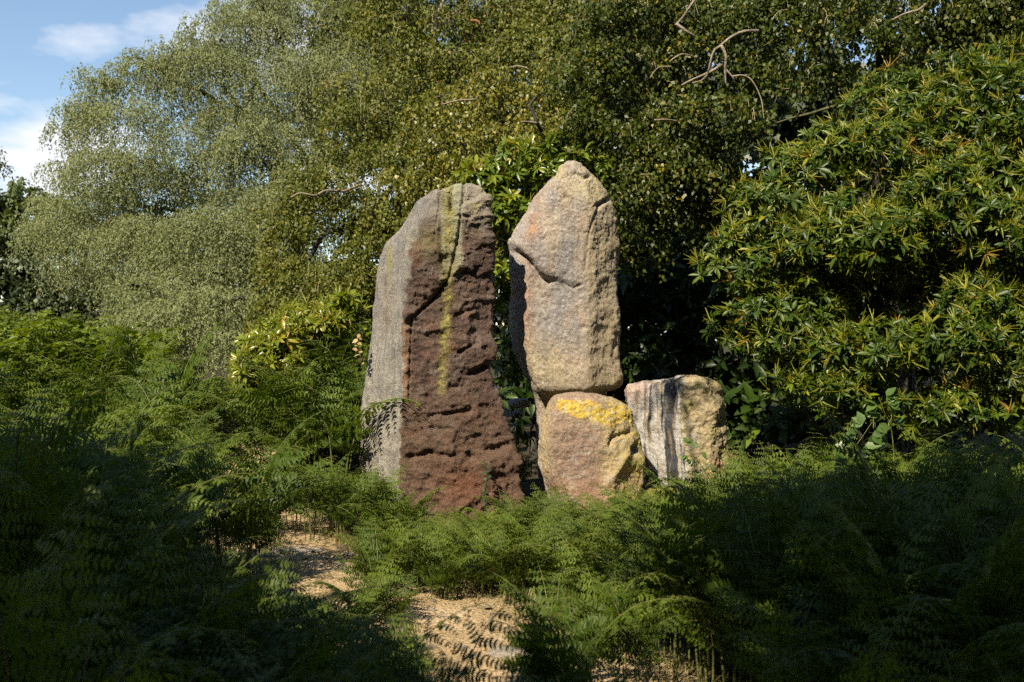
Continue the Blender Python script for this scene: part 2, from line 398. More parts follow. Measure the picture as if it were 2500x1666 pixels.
def build_stone(name, label, d0, rows, thick, feat, colour, mat, N=300, Mr=330, dome=0.05, sig=3.0, zbase=None, wob=8.0):
    """rows: (py, [(px, depth offset), ...left to right...]) from top to bottom"""
    rows = sorted(rows, key=lambda r: r[0])
    ys = np.array([r[0] for r in rows], float)
    C = np.array([r[1] for r in rows], float)                     # rows, points, 2
    kf = C.shape[1]
    u = np.linspace(0, 1, Mr)
    yy = ys[0] + (ys[-1] - ys[0]) * (0.55 * u + 0.45 * u * u)
    ctrl = np.stack([np.stack([np.interp(yy, ys, C[:, a, b]) for b in range(2)], -1) for a in range(kf)], 1)
    rings = []
    for r in range(Mr):
        d = d0 + ctrl[r, :, 1]
        x = (ctrl[r, :, 0] - CX) / FPX * d
        sh = min(1.0, 0.5 + 0.5 * ((yy[r] - ys[0]) / (0.16 * (ys[-1] - ys[0]))) ** 0.6)
        w = x[-1] - x[0]
        pts = [(a, b) for a, b in zip(x, d)]
        pts += [(x[-1] - 0.04 * w, d0 + thick * sh * 0.6 + 0.25 * ctrl[r, -1, 1]), (x[-1] - 0.22 * w, d0 + thick * sh), (x[0] + 0.25 * w, d0 + thick * sh), (x[0] + 0.02 * w, max(d0 + thick * sh * 0.7, d[0] + 0.08))]
        pts = np.array(pts + [pts[0]])
        seg = np.hypot(*np.diff(pts, axis=0).T)
        wt = seg * np.where(np.arange(len(seg)) < kf - 1, 2.6, 1.0)
        cum = np.concatenate([[0], np.cumsum(wt)])
        t = np.linspace(0, cum[-1], N, endpoint=False)
        rings.append(np.stack([np.interp(t, cum, pts[:, 0]), np.interp(t, cum, pts[:, 1])], -1))
    G = np.array(rings)                                            # Mr,N,2
    ker = np.exp(-0.5 * (np.arange(-12, 13) / sig) ** 2); ker /= ker.sum()
    G = sum(k_ * np.roll(G, s_, axis=1) for k_, s_ in zip(ker, range(-12, 13)))
    kr = np.exp(-0.5 * (np.arange(-6, 7) / 2.0) ** 2); kr /= kr.sum()
    Gp = np.concatenate([G[:1].repeat(6, 0), G, G[-1:].repeat(6, 0)])
    G = sum(k_ * Gp[a:a + Mr] for a, k_ in enumerate(kr))
    Z = EYE - (yy - CY) / FPX * d0
    Vg = np.concatenate([G, np.broadcast_to(Z[:, None, None], (Mr, N, 1))], -1)
    cap = []
    cen = Vg[0].mean(0)
    Kc = 26
    for q in range(1, Kc):
        s_ = 1 - q / Kc
        ring = cen + (Vg[0] - cen) * s_
        ring[:, 2] = Z[0] + dome * (1 - s_ * s_) ** 0.8
        cap.append(ring)
    Vg = np.concatenate([np.array(cap[::-1]), Vg])
    Mt = len(Vg)
    def normals(Q):
        du = np.roll(Q, -1, 1) - np.roll(Q, 1, 1); dv = np.gradient(Q, axis=0)
        return unit(np.cross(dv, du))
    Nn = normals(Vg)
    out = Vg - Vg.mean(axis=1, keepdims=True)
    if (Nn * out).sum() < 0: Nn = -Nn
    # low lumps first, so that the outline is not ruled
    p = Vg.reshape(-1, 3)
    Vg = Vg + Nn * (fbm(p * 2.3 + 7 * d0, 3) * 0.001 * wob).reshape(Mt, N, 1)
    p = Vg.reshape(-1, 3)
    px = CX + p[:, 0] / p[:, 1] * FPX; py = CY - (p[:, 2] - EYE) / p[:, 1] * FPX
    nrm = Nn.reshape(-1, 3)
    front = sstep(-0.15, 0.25, -nrm[:, 1])
    disp = feat(p, px, py, nrm, front)
    P2 = (p + nrm * disp[:, None]).reshape(Mt, N, 3)
    col = np.clip(colour(p, px, py, nrm, front, disp), 0.004, 0.9)
    apex = P2[0].mean(0, keepdims=True)
    Vall = np.concatenate([P2.reshape(-1, 3), apex])
    r_, c_ = np.meshgrid(np.arange(Mt - 1), np.arange(N), indexing='ij')
    c2 = (c_ + 1) % N
    Q = np.stack([r_ * N + c_, (r_ + 1) * N + c_, (r_ + 1) * N + c2, r_ * N + c2], -1).reshape(-1, 4)
    tri = np.stack([np.full(N, len(Vall) - 1), np.arange(N), (np.arange(N) + 1) % N], -1)
    org = np.array([p[:, 0].mean(), d0 + thick / 2, Vall[:, 2].min()])
    me = make_mesh(name, Vall - org, [Q, tri], mat, {'col': np.concatenate([col, col[:1]])}, smooth=True)
    o = obj(name, me, loc=org)
    return o

def rock_noise(p, s, amp, oct_=4):
    return fbm(p * s, oct_, 0.55) * amp
def chunk(p, s, amp):
    """broken, ledgy relief"""
    w = p + 0.06 * np.stack([perlin(p * 5 + 3), perlin(p * 5 + 9), perlin(p * 5 + 21)], -1)
    a = 1 - np.abs(perlin(w * np.array([s, s, s * 1.5])))
    b = 1 - np.abs(perlin(w * np.array([s * 2.1, s * 2.1, s * 3.4]) + 5))
    return (a ** 2 + 0.5 * b ** 2 - 0.9) * amp

_h = np.random.default_rng(77)
_hj = _h.random((4096, 3)); _ht = _h.normal(size=(4096, 3)); _hv = _h.normal(size=4096)
def scallops(p, s):
    """conchoidal chips: shallow hollows meeting in sharp ridges"""
    q = np.asarray(p) * s
    q = q + 0.25 * np.stack([perlin(q * 0.9 + 3), perlin(q * 0.9 + 11), perlin(q * 0.9 + 19)], -1)
    c0 = np.floor(q).astype(int)
    hh = np.full(len(q), 1e9)
    for dx in (-1, 0, 1):
        for dy in (-1, 0, 1):
            for dz in (-1, 0, 1):
                c = c0 + (dx, dy, dz)
                h = (c[:, 0] * 73856093 ^ c[:, 1] * 19349663 ^ c[:, 2] * 83492791) & 4095
                v = q - (c + _hj[h])
                hh = np.minimum(hh, 0.8 * (v * v).sum(1) + 0.28 * _hv[h] + 0.35 * (v * _ht[h]).sum(1))
    return hh - hh.mean()
def broken(p, s, amp, an=(1, 1, 1.0)):
    return amp * scallops(p * np.array(an), s)

# --- left stone
RIDGE1 = ([437, 470, 530, 600, 690, 755, 791, 967, 1055, 1300], [1060, 1050, 1030, 1012, 1000, 994, 984, 982, 977, 968])
CRACK1 = [(1132, 448), (1126, 520), (1119, 574), (1108, 632), (1096, 679), (1070, 715), (1044, 744), (1012, 772)]
def feat1(p, px, py, n, fr):
    rid = np.interp(py, *RIDGE1)
    brown = sstep(-6, 14, px - rid) * sstep(470, 640, py + 0.9 * (px - 1040)) * fr
    d = rock_noise(p, 3.5, 0.012) + rock_noise(p, 14, 0.004, 3)
    d += brown * (broken(p, 3.6, 0.045, (1, 1, 1.2)) + broken(p + 3, 9, 0.034, (1, 1, 1.4)) + broken(p + 8, 21, 0.016, (1, 1, 1.3)) + rock_noise(p, 16, 0.005, 5) + rock_noise(p, 48, 0.006, 3) )
    # raised slab right of the crack, hollow band left of it, ledge below
    slab = poly_sd(px, py, [(1124, 500), (1190, 470), (1230, 660), (1161, 678), (1132, 660), (1104, 674), (1122, 580)])
    d += fr * 0.045 * sstep(-3, 9, slab)
    slab2 = poly_sd(px, py, [(1000, 540), (1072, 520), (1076, 640), (1092, 682), (1044, 742), (1010, 772), (985, 790), (985, 640)])
    d += fr * 0.040 * sstep(-4, 8, slab2)
    low = poly_sd(px, py, [(1100, 690), (1165, 690), (1230, 880), (1150, 908), (1100, 900)])
    d += fr * 0.018 * sstep(-10, 20, low)
    d -= fr * 0.045 * np.exp(-(line_d(px, py, CRACK1) / 3.2) ** 2)
    d -= fr * 0.030 * np.exp(-(line_d(px, py, [(1074, 462), (1070, 520), (1060, 600)]) / 3.0) ** 2) * sstep(640, 470, py)
    d -= fr * 0.05 * np.exp(-(line_d(px, py, [(1094, 466), (1100, 480), (1099, 515)]) / 4.0) ** 2)
    d -= 0.05 * np.exp(-(((px - 1092) / 14) ** 2 + ((py - 462) / 9) ** 2))
    d -= fr * 0.028 * np.exp(-(line_d(px, py, [(1005, 772), (1001, 870), (998, 975)]) / 2.6) ** 2)
    d -= fr * 0.06 * np.exp(-(line_d(px, py, [(1150, 912), (1172, 903), (1200, 888)]) / 6) ** 2)
    for (a, b, dep, wd) in [([(1050, 1016), (1090, 1010), (1146, 1004)], 0, 0.035, 6), ([(1050, 1045), (1100, 1048)], 0, 0.025, 5), ([(1120, 860), (1160, 838)], 0, 0.03, 5),
                            ([(985, 985), (1002, 978)], 0, 0.03, 5), ([(1000, 1120), (1050, 1108), (1100, 1118)], 0, 0.05, 9), ([(1190, 1100), (1240, 1085)], 0, 0.03, 7), ([(1115, 770), (1160, 755)], 0, 0.02, 5), ([(1095, 950), (1140, 940)], 0, 0.02, 5)]:
        d -= fr * dep * np.exp(-(line_d(px, py, a) / wd) ** 2)
    d += (1 - brown) * 0.006 * perlin(p * np.array([14, 14, 1.6]))
    return d
def col1(p, px, py, n, fr, disp):
    rid = np.interp(py, *RIDGE1) + 9 * perlin(p * 7) + 7 * perlin(p * 21)
    s1 = fbm(p * np.array([16, 16, 1.3]), 3); s2 = fbm(p * 6, 4); s3 = fbm(p * 22, 3)
    c = np.tile(np.array([0.265, 0.245, 0.22]), (len(p), 1))
    c *= (1 + 0.20 * s1 + 0.14 * s2 + 0.10 * s3)[:, None]
    c = cmix(c, (0.40, 0.37, 0.31), sstep(0.0, 0.7, s2 + 0.4 * s3 + 0.5) * sstep(700, 1000, py) * 0.7)
    c = cmix(c, (0.16, 0.155, 0.16), sstep(0.1, 0.7, s1 + 0.2) * 0.55 * sstep(1050, 640, py))
    c = cmix(c, (0.36, 0.24, 0.15), np.exp(-((px - (944 - (py - 700) * 0.05)) / 9) ** 2) * 0.45 * sstep(640, 700, py) * sstep(860, 760, py))
    c = cmix(c, (0.30, 0.29, 0.06), np.exp(-((px - 950) / 7) ** 2) * sstep(585, 620, py) * sstep(700, 650, py) * sstep(-0.2, 0.4, s2 + 0.2) * 0.75)
    c = cmix(c, (0.12, 0.12, 0.125), sstep(0.0, 0.6, fbm(p * np.array([26, 26, 1.1]) + 33, 3)) * 0.5 * sstep(1120, 900, py))
    c = cmix(c, (0.34, 0.31, 0.25), sstep(0.1, 0.5, fbm(p * 9 + 44, 4)) * 0.5)
    brown = sstep(-3, 4, px - rid) * sstep(470, 600, py + 0.9 * (px - 1040)) * (0.3 + 0.7 * fr)
    b = np.tile(np.array([0.118, 0.076, 0.058]), (len(p), 1)) * (1 + 0.30 * s2 + 0.25 * s3)[:, None]
    b = cmix(b, (0.070, 0.040, 0.034), sstep(0.0, 0.6, fbm(p * 3.1 + 4, 3)) * 0.6)
    b = cmix(b, (0.19, 0.15, 0.125), sstep(0.15, 0.6, fbm(p * 5 + 61, 4)) * 0.45)
    b = cmix(b, (0.18, 0.085, 0.052), sstep(0.25, 0.65, fbm(p * 4 + 81, 3)) * 0.4)
    b = cmix(b, (0.165, 0.100, 0.062), sstep(900, 1150, py) * 0.55)
    b = cmix(b, (0.22, 0.085, 0.045), np.exp(-((px - 1140) / 70) ** 2 - ((py - 1190) / 50) ** 2) * 0.6)
    b = cmix(b, (0.36, 0.22, 0.13), np.exp(-((px - 990) / 9) ** 2) * sstep(770, 800, py) * sstep(1000, 950, py) * 0.7)
    c = cmix(c, b, 1.0 * brown) if False else c + (b - c) * brown[:, None]
    top = sstep(600, 480, py)
    c = cmix(c, (0.40, 0.36, 0.28), top * sstep(1040, 1090, px) * 0.75)
    band = sstep(1074, 1084, px + 6 * s2) * sstep(1134, 1122, px + 6 * s2) * sstep(700, 640, py)
    c = cmix(c, (0.36, 0.37, 0.25), band * (0.65 + 0.3 * s3))
    ycx = np.interp(py, [450, 650, 700, 800, 960], [1092, 1096, 1094, 1086, 1078]); yw = np.interp(py, [450, 560, 700, 860, 970], [12, 14, 13, 10, 8]) * (1 + 0.5 * perlin(p * 12))
    ylw = np.exp(-((px - ycx) / yw) ** 2) * sstep(985, 930, py) * sstep(-1.0, 0.1, s2 + 0.6 * s3 + 0.15)
    ylw = ylw * (0.55 + 0.45 * sstep(-0.3, 0.3, fbm(p * 17 + 90, 4)))
    c = cmix(c, (0.26, 0.22, 0.06), np.minimum(1, ylw * 1.0))
    c = cmix(c, (0.36, 0.34, 0.10), ylw * sstep(0.0, 0.4, fbm(p * 30 + 5, 3)) * 0.9)
    c = cmix(c, (0.43, 0.40, 0.12), sstep(0.0, 0.5, s2) * np.exp(-((px - 1165) / 22) ** 2 - ((py - 480) / 28) ** 2) * 0.9)
    c = cmix(c, (0.24, 0.22, 0.06), np.exp(-((px - 1050) / 40) ** 2 - ((py - 590) / 40) ** 2) * 0.35)
    c = cmix(c, (0.06, 0.055, 0.04), sstep(0, 0.7, fbm(p * np.array([20, 20, 1.5]) + 2, 2)) * top * 0.25)
    return c
rows1 = [
    (452, [(1078, .20), (1100, .10), (1140, .06), (1172, .12)]),
    (464, [(1040, .26), (1070, .10), (1140, .02), (1184, .12)]),
    (480, [(1016, .32), (1056, .12), (1138, .02), (1187, .10)]),
    (503, [(1003, .36), (1046, .12), (1136, .03), (1189, .10)]),
    (527, [(993, .38), (1034, .10), (1134, .05), (1189, .10)]),
    (543, [(981, .40), (1027, .08), (1132, .05), (1189, .10)]),
    (567, [(958, .42), (1018, .06), (1130, .05), (1191, .11)]),
    (587, [(937, .42), (1013, .05), (1126, .05), (1192, .12)]),
    (612, [(925, .42), (1008, .03), (1120, .05), (1197, .14)]),
    (650, [(921, .42), (1000, .02), (1114, .05), (1202, .15)]),
    (744, [(911, .42), (993, .0), (1100, .03), (1207, .15)]),
    (814, [(905, .42), (986, .0), (1100, .02), (1207, .15)]),
    (868, [(898, .42), (984, .0), (1100, .02), (1206, .14)]),
    (908, [(893, .42), (983, .0), (1100, .01), (1195, .12)]),
    (928, [(888, .42), (982, .0), (1100, .01), (1203, .13)]),
    (975, [(880, .42), (981, .0), (1100, .0), (1222, .14)]),
    (1060, [(878, .42), (977, .0), (1100, -.01), (1249, .16)]),
    (1120, [(876, .42), (974, .0), (1100, -.02), (1268, .16)]),
    (1165, [(876, .42), (972, .0), (1100, -.02), (1273, .16)]),
    (1310, [(880, .42), (985, .0), (1100, -.02), (1285, .16)])]
stone1 = build_stone('standing_stone', '', 9.25, rows1, 0.85, feat1, col1, M['stone_rough'], N=290, Mr=350, dome=0.05, sig=2.5)
tag(stone1, 'tall left standing stone with smooth grey flank and rough brown face', 'standing stone', 'standing stones')

# --- right tall stone
LEDGE2 = [(1262, 612), (1280, 625), (1296, 640), (1312, 668), (1330, 682), (1352, 686), (1398, 703), (1422, 695), (1430, 640), (1437, 580), (1448, 540), (1465, 500), (1484, 486)]
def feat2(p, px, py, n, fr):
    d = rock_noise(p, 2.6, 0.014) + rock_noise(p, 9, 0.005, 4) + rock_noise(p, 34, 0.0035, 3)
    boss = poly_sd(px, py, LEDGE2 + [(1470, 420), (1400, 380), (1340, 400), (1230, 560), (1230, 612)])
    d += fr * 0.060 * sstep(-3, 18, boss) * sstep(430, 620, py) * (0.04 + 0.96 * sstep(1430, 1330, px)) + fr * 0.006 * sstep(-3, 14, boss)
    d -= fr * 0.055 * np.exp(-(line_d(px, py, [(1264, 618), (1282, 630), (1300, 650), (1318, 676), (1338, 688)]) / 6) ** 2)
    d -= fr * 0.016 * np.exp(-(line_d(px, py, LEDGE2[4:]) / 3.5) ** 2) * sstep(-0.6, 0.3, fbm(p * 9, 2))
    d -= fr * 0.045 * np.exp(-(line_d(px, py, [(1462, 502), (1476, 492), (1490, 484)]) / 6) ** 2)
    right = sstep(1425, 1450, px) * fr
    d += right * (broken(p, 7, 0.022) + rock_noise(p, 22, 0.005, 4) - 0.012)
    d += (broken(p + 3, 2.6, 0.022) + broken(p + 9, 12, 0.007) + rock_noise(p, 26, 0.005, 4)) * fr
    d -= fr * 0.03 * np.exp(-(((px - 1380) / 9) ** 2 + ((py - 484) / 7) ** 2))
    d -= fr * 0.025 * np.exp(-(((px - 1424) / 12) ** 2 + ((py - 800) / 7) ** 2))
    d -= fr * 0.03 * np.exp(-(line_d(px, py, [(1405, 425), (1425, 436), (1440, 430)]) / 5) ** 2)
    d -= fr * 0.02 * np.exp(-(line_d(px, py, [(1510, 820), (1500, 870), (1515, 905)]) / 8) ** 2)
    return d
def col2(p, px, py, n, fr, disp):
    s1 = fbm(p * np.array([7, 7, 2.2]) + 5, 3); s2 = fbm(p * 5 + 8, 4); s3 = fbm(p * 24, 3)
    c = np.tile(np.array([0.325, 0.268, 0.205]), (len(p), 1)) * (1 + 0.13 * s2 + 0.10 * s3)[:, None]
    c = cmix(c, (0.275, 0.25, 0.24), sstep(-0.25, 0.45, s1 + 0.35 * np.exp(-((px - 1370) / 60) ** 2)) * 0.75 * sstep(900, 780, py))
    c = cmix(c, (0.32, 0.235, 0.18), sstep(0.0, 0.6, fbm(p * 3 + 1, 3)) * 0.3)
    c = cmix(c, (0.215, 0.205, 0.205), sstep(-0.5, 0.35, s1 + 0.5 * s2) * np.exp(-((px - 1372) / 48) ** 2) * sstep(400, 470, py) * sstep(880, 800, py) * 0.8)
    c = cmix(c, (0.36, 0.175, 0.075), sstep(-0.35, 0.4, s1 + s2 * 0.5) * np.exp(-((px - (1312 - (py - 540) * 0.22)) / 14) ** 2 - ((py - 545) / 70) ** 2) * 0.9)
    c = cmix(c, (0.20, 0.195, 0.20), np.exp(-((px - 1305) / 18) ** 2 - ((py - 610) / 40) ** 2) * 0.55)
    c = cmix(c, (0.32, 0.26, 0.165), sstep(1420, 1450, px) * 0.8)
    c = cmix(c, (0.24, 0.21, 0.10), sstep(1470, 1515, px) * sstep(-0.3, 0.4, s2) * 0.6)
    c = cmix(c, (0.42, 0.36, 0.21), np.exp(-((px - 1430) / 50) ** 2 - ((py - 450) / 45) ** 2) * 0.8)
    c = cmix(c, (0.35, 0.29, 0.17), np.exp(-((px - 1330) / 60) ** 2 - ((py - 900) / 60) ** 2) * 0.7)
    c = cmix(c, (0.36, 0.20, 0.11), np.exp(-((px - 1285) / 14) ** 2 - ((py - 760) / 90) ** 2) * 0.7)
    c = cmix(c, (0.45, 0.38, 0.12), np.exp(-((px - 1362) / 14) ** 2 - ((py - 412) / 20) ** 2) * 0.8)
    c = cmix(c, (0.50, 0.48, 0.45), sstep(0.25, 0.65, fbm(p * 34 + 6, 2)) * 0.45 * sstep(1450, 1400, px))
    c = cmix(c, (0.18, 0.13, 0.10), sstep(0.3, 0.8, fbm(p * 13 + 16, 3)) * 0.5)
    c = cmix(c, (0.17, 0.16, 0.15), sstep(0.15, 0.6, fbm(p * np.array([18, 18, 1.2]) + 70, 3)) * 0.35)
    return c
rows2 = [
    (400, [(1368, .22), (1385, .12), (1400, .10), (1420, .18)]),
    (415, [(1357, .26), (1378, .10), (1420, .06), (1450, .18)]),
    (440, [(1331, .30), (1360, .10), (1430, .03), (1476, .18)]),
    (486, [(1300, .32), (1335, .10), (1440, .0), (1500, .20)]),
    (540, [(1270, .32), (1310, .10), (1445, .0), (1511, .22)]),
    (576, [(1257, .32), (1298, .10), (1445, .0), (1517, .24)]),
    (602, [(1242, .32), (1290, .10), (1445, .0), (1522, .25)]),
    (648, [(1243, .32), (1283, .10), (1445, .0), (1514, .24)]),
    (708, [(1246, .36), (1278, .10), (1440, .0), (1513, .24)]),
    (744, [(1237, .50), (1277, .10), (1440, .0), (1516, .24)]),
    (816, [(1241, .52), (1283, .08), (1440, .0), (1521, .24)]),
    (858, [(1252, .50), (1289, .08), (1440, .0), (1519, .24)]),
    (905, [(1272, .46), (1301, .06), (1440, .0), (1524, .24)]),
    (940, [(1291, .42), (1314, .05), (1440, .0), (1528, .24)]),
    (956, [(1296, .40), (1316, .06), (1440, .01), (1512, .26)]),
    (966, [(1300, .40), (1320, .16), (1430, .18), (1480, .34)]),
    (990, [(1306, .40), (1326, .30), (1420, .30), (1470, .38)]),
    (1230, [(1315, .40), (1340, .30), (1420, .30), (1470, .38)])]
stone2 = build_stone('standing_stone', '', 9.75, rows2, 0.80, feat2, col2, M['stone'], N=270, Mr=320, dome=0.05, sig=4.0, wob=5)
tag(stone2, 'tall pointed tan and pink standing stone behind the lichen block', 'standing stone', 'standing stones')

# --- lichen block
def feat3(p, px, py, n, fr):
    d = rock_noise(p, 3, 0.016) + rock_noise(p, 12, 0.006, 4) + rock_noise(p, 34, 0.0025, 3)
    rough = sstep(1450, 1500, px + 0.15 * (py - 1050)) * fr
    d += rough * (broken(p, 6, 0.032) + rock_noise(p, 20, 0.006, 4) - 0.01) + fr * rock_noise(p, 28, 0.004, 4)
    d -= fr * 0.07 * np.exp(-(((px - 1555) / 12) ** 2 + ((py - 1096) / 16) ** 2))
    d -= fr * 0.03 * np.exp(-(line_d(px, py, [(1490, 1090), (1500, 1070), (1540, 1055)]) / 6) ** 2)
    d += fr * 0.025 * np.exp(-(line_d(px, py, [(1500, 1165), (1530, 1110), (1545, 1080)]) / 9) ** 2)
    return d
def col3(p, px, py, n, fr, disp):
    s1 = fbm(p * np.array([10, 10, 2.0]) + 31, 3); s2 = fbm(p * 6 + 3, 4); s3 = fbm(p * 26, 3)
    c = np.tile(np.array([0.29, 0.205, 0.145]), (len(p), 1)) * (1 + 0.14 * s2 + 0.10 * s3)[:, None]
    c = cmix(c, (0.255, 0.165, 0.145), np.exp(-((px - 1405) / 42) ** 2) * sstep(1020, 1060, py) * (0.55 + 0.3 * s1))
    c = cmix(c, (0.40, 0.31, 0.16), sstep(1450, 1490, px) * 0.8)
    c = cmix(c, (0.40, 0.31, 0.15), sstep(1350, 1332, px) * 0.75)
    c = cmix(c, (0.33, 0.30, 0.07), sstep(1490, 1560, px) * sstep(-0.2, 0.4, s2 + 0.3 * s3) * 0.65)
    c = cmix(c, (0.28, 0.17, 0.11), sstep(1130, 1200, py) * sstep(1500, 1450, px) * 0.8)
    bandc = np.interp(px, [1350, 1400, 1450, 1500, 1545], [985, 996, 1006, 1014, 1006])
    dd = np.abs(py - bandc) / np.interp(px, [1340, 1400, 1500, 1550], [14, 20, 24, 16])
    lich = sstep(1.15, 0.80, dd + 0.5 * fbm(p * 11 + 2, 5, 0.65)) * sstep(1348, 1372, px) * sstep(1556, 1535, px) * sstep(-0.75, -0.35, fbm(p * 30 + 3, 3))
    c = cmix(c, (0.50, 0.33, 0.035), lich * 0.9)
    c = cmix(c, (0.60, 0.45, 0.07), lich * sstep(-0.1, 0.4, s3) * 0.7)
    c = cmix(c, (0.45, 0.42, 0.25), lich * sstep(0.15, 0.5, fbm(p * 18 + 27, 3)) * 0.7)
    c = cmix(c, (0.36, 0.33, 0.27), sstep(0.2, 0.5, fbm(p * 14 + 51, 3)) * 0.45)
    spots = sstep(0.35, 0.55, fbm(p * 16 + 12, 3)) * (sstep(1500, 1550, px) * 0.8 + 0.12)
    c = cmix(c, (0.50, 0.40, 0.06), spots * 0.8)
    return c
rows3 = [
    (968, [(1348, .20), (1366, .08), (1440, .08), (1484, .16)]),
    (980, [(1340, .20), (1360, .05), (1460, .04), (1508, .18)]),
    (992, [(1335, .22), (1358, .04), (1470, .03), (1532, .20)]),
    (1013, [(1329, .24), (1352, .02), (1480, .02), (1549, .22)]),
    (1049, [(1323, .26), (1348, .0), (1490, .0), (1560, .24)]),
    (1080, [(1322, .26), (1346, .0), (1495, .0), (1567, .24)]),
    (1127, [(1322, .26), (1346, .0), (1500, .0), (1576, .24)]),
    (1170, [(1326, .26), (1350, .0), (1500, .0), (1577, .24)]),
    (1210, [(1345, .26), (1366, .0), (1500, .0), (1572, .24)]),
    (1310, [(1365, .26), (1386, .0), (1500, .0), (1560, .24)])]
stone3 = build_stone('standing_stone', '', 8.95, rows3, 0.80, feat3, col3, M['stone'], N=230, Mr=190, dome=0.02, sig=3.0, wob=7)
tag(stone3, 'short mauve and tan stone block with bright yellow lichen along its top', 'standing stone', 'standing stones')

# --- right block
RIDGE4 = ([915, 950, 1010, 1080, 1200, 1260], [1668, 1664, 1658, 1668, 1690, 1700])
def feat4(p, px, py, n, fr):
    rid = np.interp(py, *RIDGE4)
    d = rock_noise(p, 3, 0.020) + rock_noise(p, 12, 0.006, 4) + rock_noise(p, 32, 0.003, 3)
    left = sstep(6, -6, px - rid)
    d += left * 0.016 * perlin(p * np.array([13, 13, 1.1]) + 4) * sstep(-0.2, 0.3, -n[:, 1])
    d += (1 - left) * fr * (broken(p, 5.5, 0.034) + rock_noise(p, 20, 0.007, 4))
    d -= fr * 0.05 * np.exp(-(((px - 1760) / 10) ** 2 + ((py - 1036) / 6) ** 2))
    d -= fr * 0.03 * np.exp(-(line_d(px, py, [(1690, 990), (1702, 1020), (1712, 1045)]) / 5) ** 2)
    d -= fr * 0.03 * np.exp(-(line_d(px, py, [(1735, 935), (1750, 960), (1772, 968)]) / 6) ** 2)
    d -= fr * 0.05 * np.exp(-(line_d(px, py, [(1636, 925), (1640, 960), (1632, 1010)]) / 8) ** 2)
    return d
def col4(p, px, py, n, fr, disp):
    rid = np.interp(py, *RIDGE4) + 5 * perlin(p * 11)
    s1 = fbm(p * np.array([24, 24, 1.0]) + 13, 3); s2 = fbm(p * 7 + 3, 4); s3 = fbm(p * 25, 3)
    c = np.tile(np.array([0.37, 0.30, 0.18]), (len(p), 1)) * (1 + 0.16 * s2 + 0.10 * s3)[:, None]
    c = cmix(c, (0.42, 0.27, 0.17), sstep(0, 0.6, fbm(p * 3.4 + 7, 3)) * sstep(1050, 1120, py) * 0.8)
    c = cmix(c, (0.40, 0.37, 0.13), sstep(0.1, 0.6, s2) * 0.5)
    L = np.tile(np.array([0.43, 0.42, 0.40]), (len(p), 1)) * (1 + 0.10 * s2)[:, None]
    L = cmix(L, (0.030, 0.034, 0.044), sstep(0.05, 0.40, s1 + 1.1 * np.exp(-((px - (1640 + (py - 1000) * 0.02 + 6 * perlin(p * 3))) / 15) ** 2) - 0.05) * sstep(905, 930, py) * 0.96)
    L = cmix(L, (0.34, 0.25, 0.14), sstep(0.0, 0.5, fbm(p * np.array([15, 15, 2]) + 41, 2)) * 0.55)
    L = cmix(L, (0.42, 0.30, 0.25), sstep(1600, 1560, px) * sstep(1010, 950, py) * 0.7)
    m = sstep(8, -8, px - rid)
    c = c + (L - c) * m[:, None]
    c = cmix(c, (0.42, 0.41, 0.38), sstep(0.0, 0.5, s3) * np.exp(-((px - rid - 18) / 22) ** 2) * sstep(1000, 1060, py) * 0.8)
    return c
rows4 = [
    (926, [(1640, .20), (1668, .06), (1700, .04), (1735, .16)]),
    (934, [(1575, .40), (1664, .04), (1720, .02), (1756, .18)]),
    (945, [(1532, .52), (1662, .02), (1730, .02), (1766, .20)]),
    (960, [(1523, .55), (1661, .0), (1735, .02), (1771, .22)]),
    (990, [(1526, .55), (1658, .0), (1738, .02), (1776, .24)]),
    (1050, [(1530, .55), (1662, .0), (1742, .02), (1778, .24)]),
    (1110, [(1535, .55), (1672, .0), (1744, .02), (1783, .24)]),
    (1185, [(1540, .55), (1684, .0), (1746, .02), (1784, .24)]),
    (1222, [(1545, .55), (1688, .0), (1746, .02), (1782, .24)])]
stone4 = build_stone('standing_stone', '', 9.45, rows4, 0.75, feat4, col4, M['stone'], N=250, Mr=190, dome=0.03, sig=4.0, wob=9)
tag(stone4, 'squat stone with dark vertical water streaks, right of the lichen block', 'standing stone', 'standing stones')

# --- low slab under the right block, loose rocks, path stones
def small_rock(name, label, cen, rad, base, seed, moss=None, group='small loose rocks'):
    n, m = 48, 26
    th = np.linspace(0, 2 * np.pi, n, endpoint=False); ph = np.linspace(0.02, np.pi - 0.02, m)
    PH, TH = np.meshgrid(ph, th, indexing='ij')
    D = np.stack([np.sin(PH) * np.cos(TH), np.sin(PH) * np.sin(TH), np.cos(PH)], -1).reshape(-1, 3)
    D2 = np.sign(D) * np.abs(D) ** 0.62
    P = D2 * np.asarray(rad)
    P = P * (1 + 0.16 * fbm(D * 1.6 + seed, 4) + 0.05 * fbm(D * 6 + seed, 3))[:, None]
    c = np.tile(np.asarray(base, float), (len(P), 1)) * (1 + 0.25 * fbm(D * 4 + seed, 4))[:, None]
    if moss is not None: c = cmix(c, moss, sstep(-0.1, 0.5, fbm(D * 3 + seed + 4, 4) + 0.25 * D[:, 2]))
    r_, c_ = np.meshgrid(np.arange(m - 1), np.arange(n), indexing='ij'); c2 = (c_ + 1) % n
    Q = np.stack([r_ * n + c_, (r_ + 1) * n + c_, (r_ + 1) * n + c2, r_ * n + c2], -1).reshape(-1, 4)
    caps = [np.arange(n)[None, ::1], ((m - 1) * n + np.arange(n))[None, ::-1]]
    o = obj(name, make_mesh(name, P, [Q] + [c[:1] for c in caps], M['stone'], {'col': np.clip(c, 0.01, 0.9)}, smooth=True), loc=cen)
    return tag(o, label, 'rock', group)
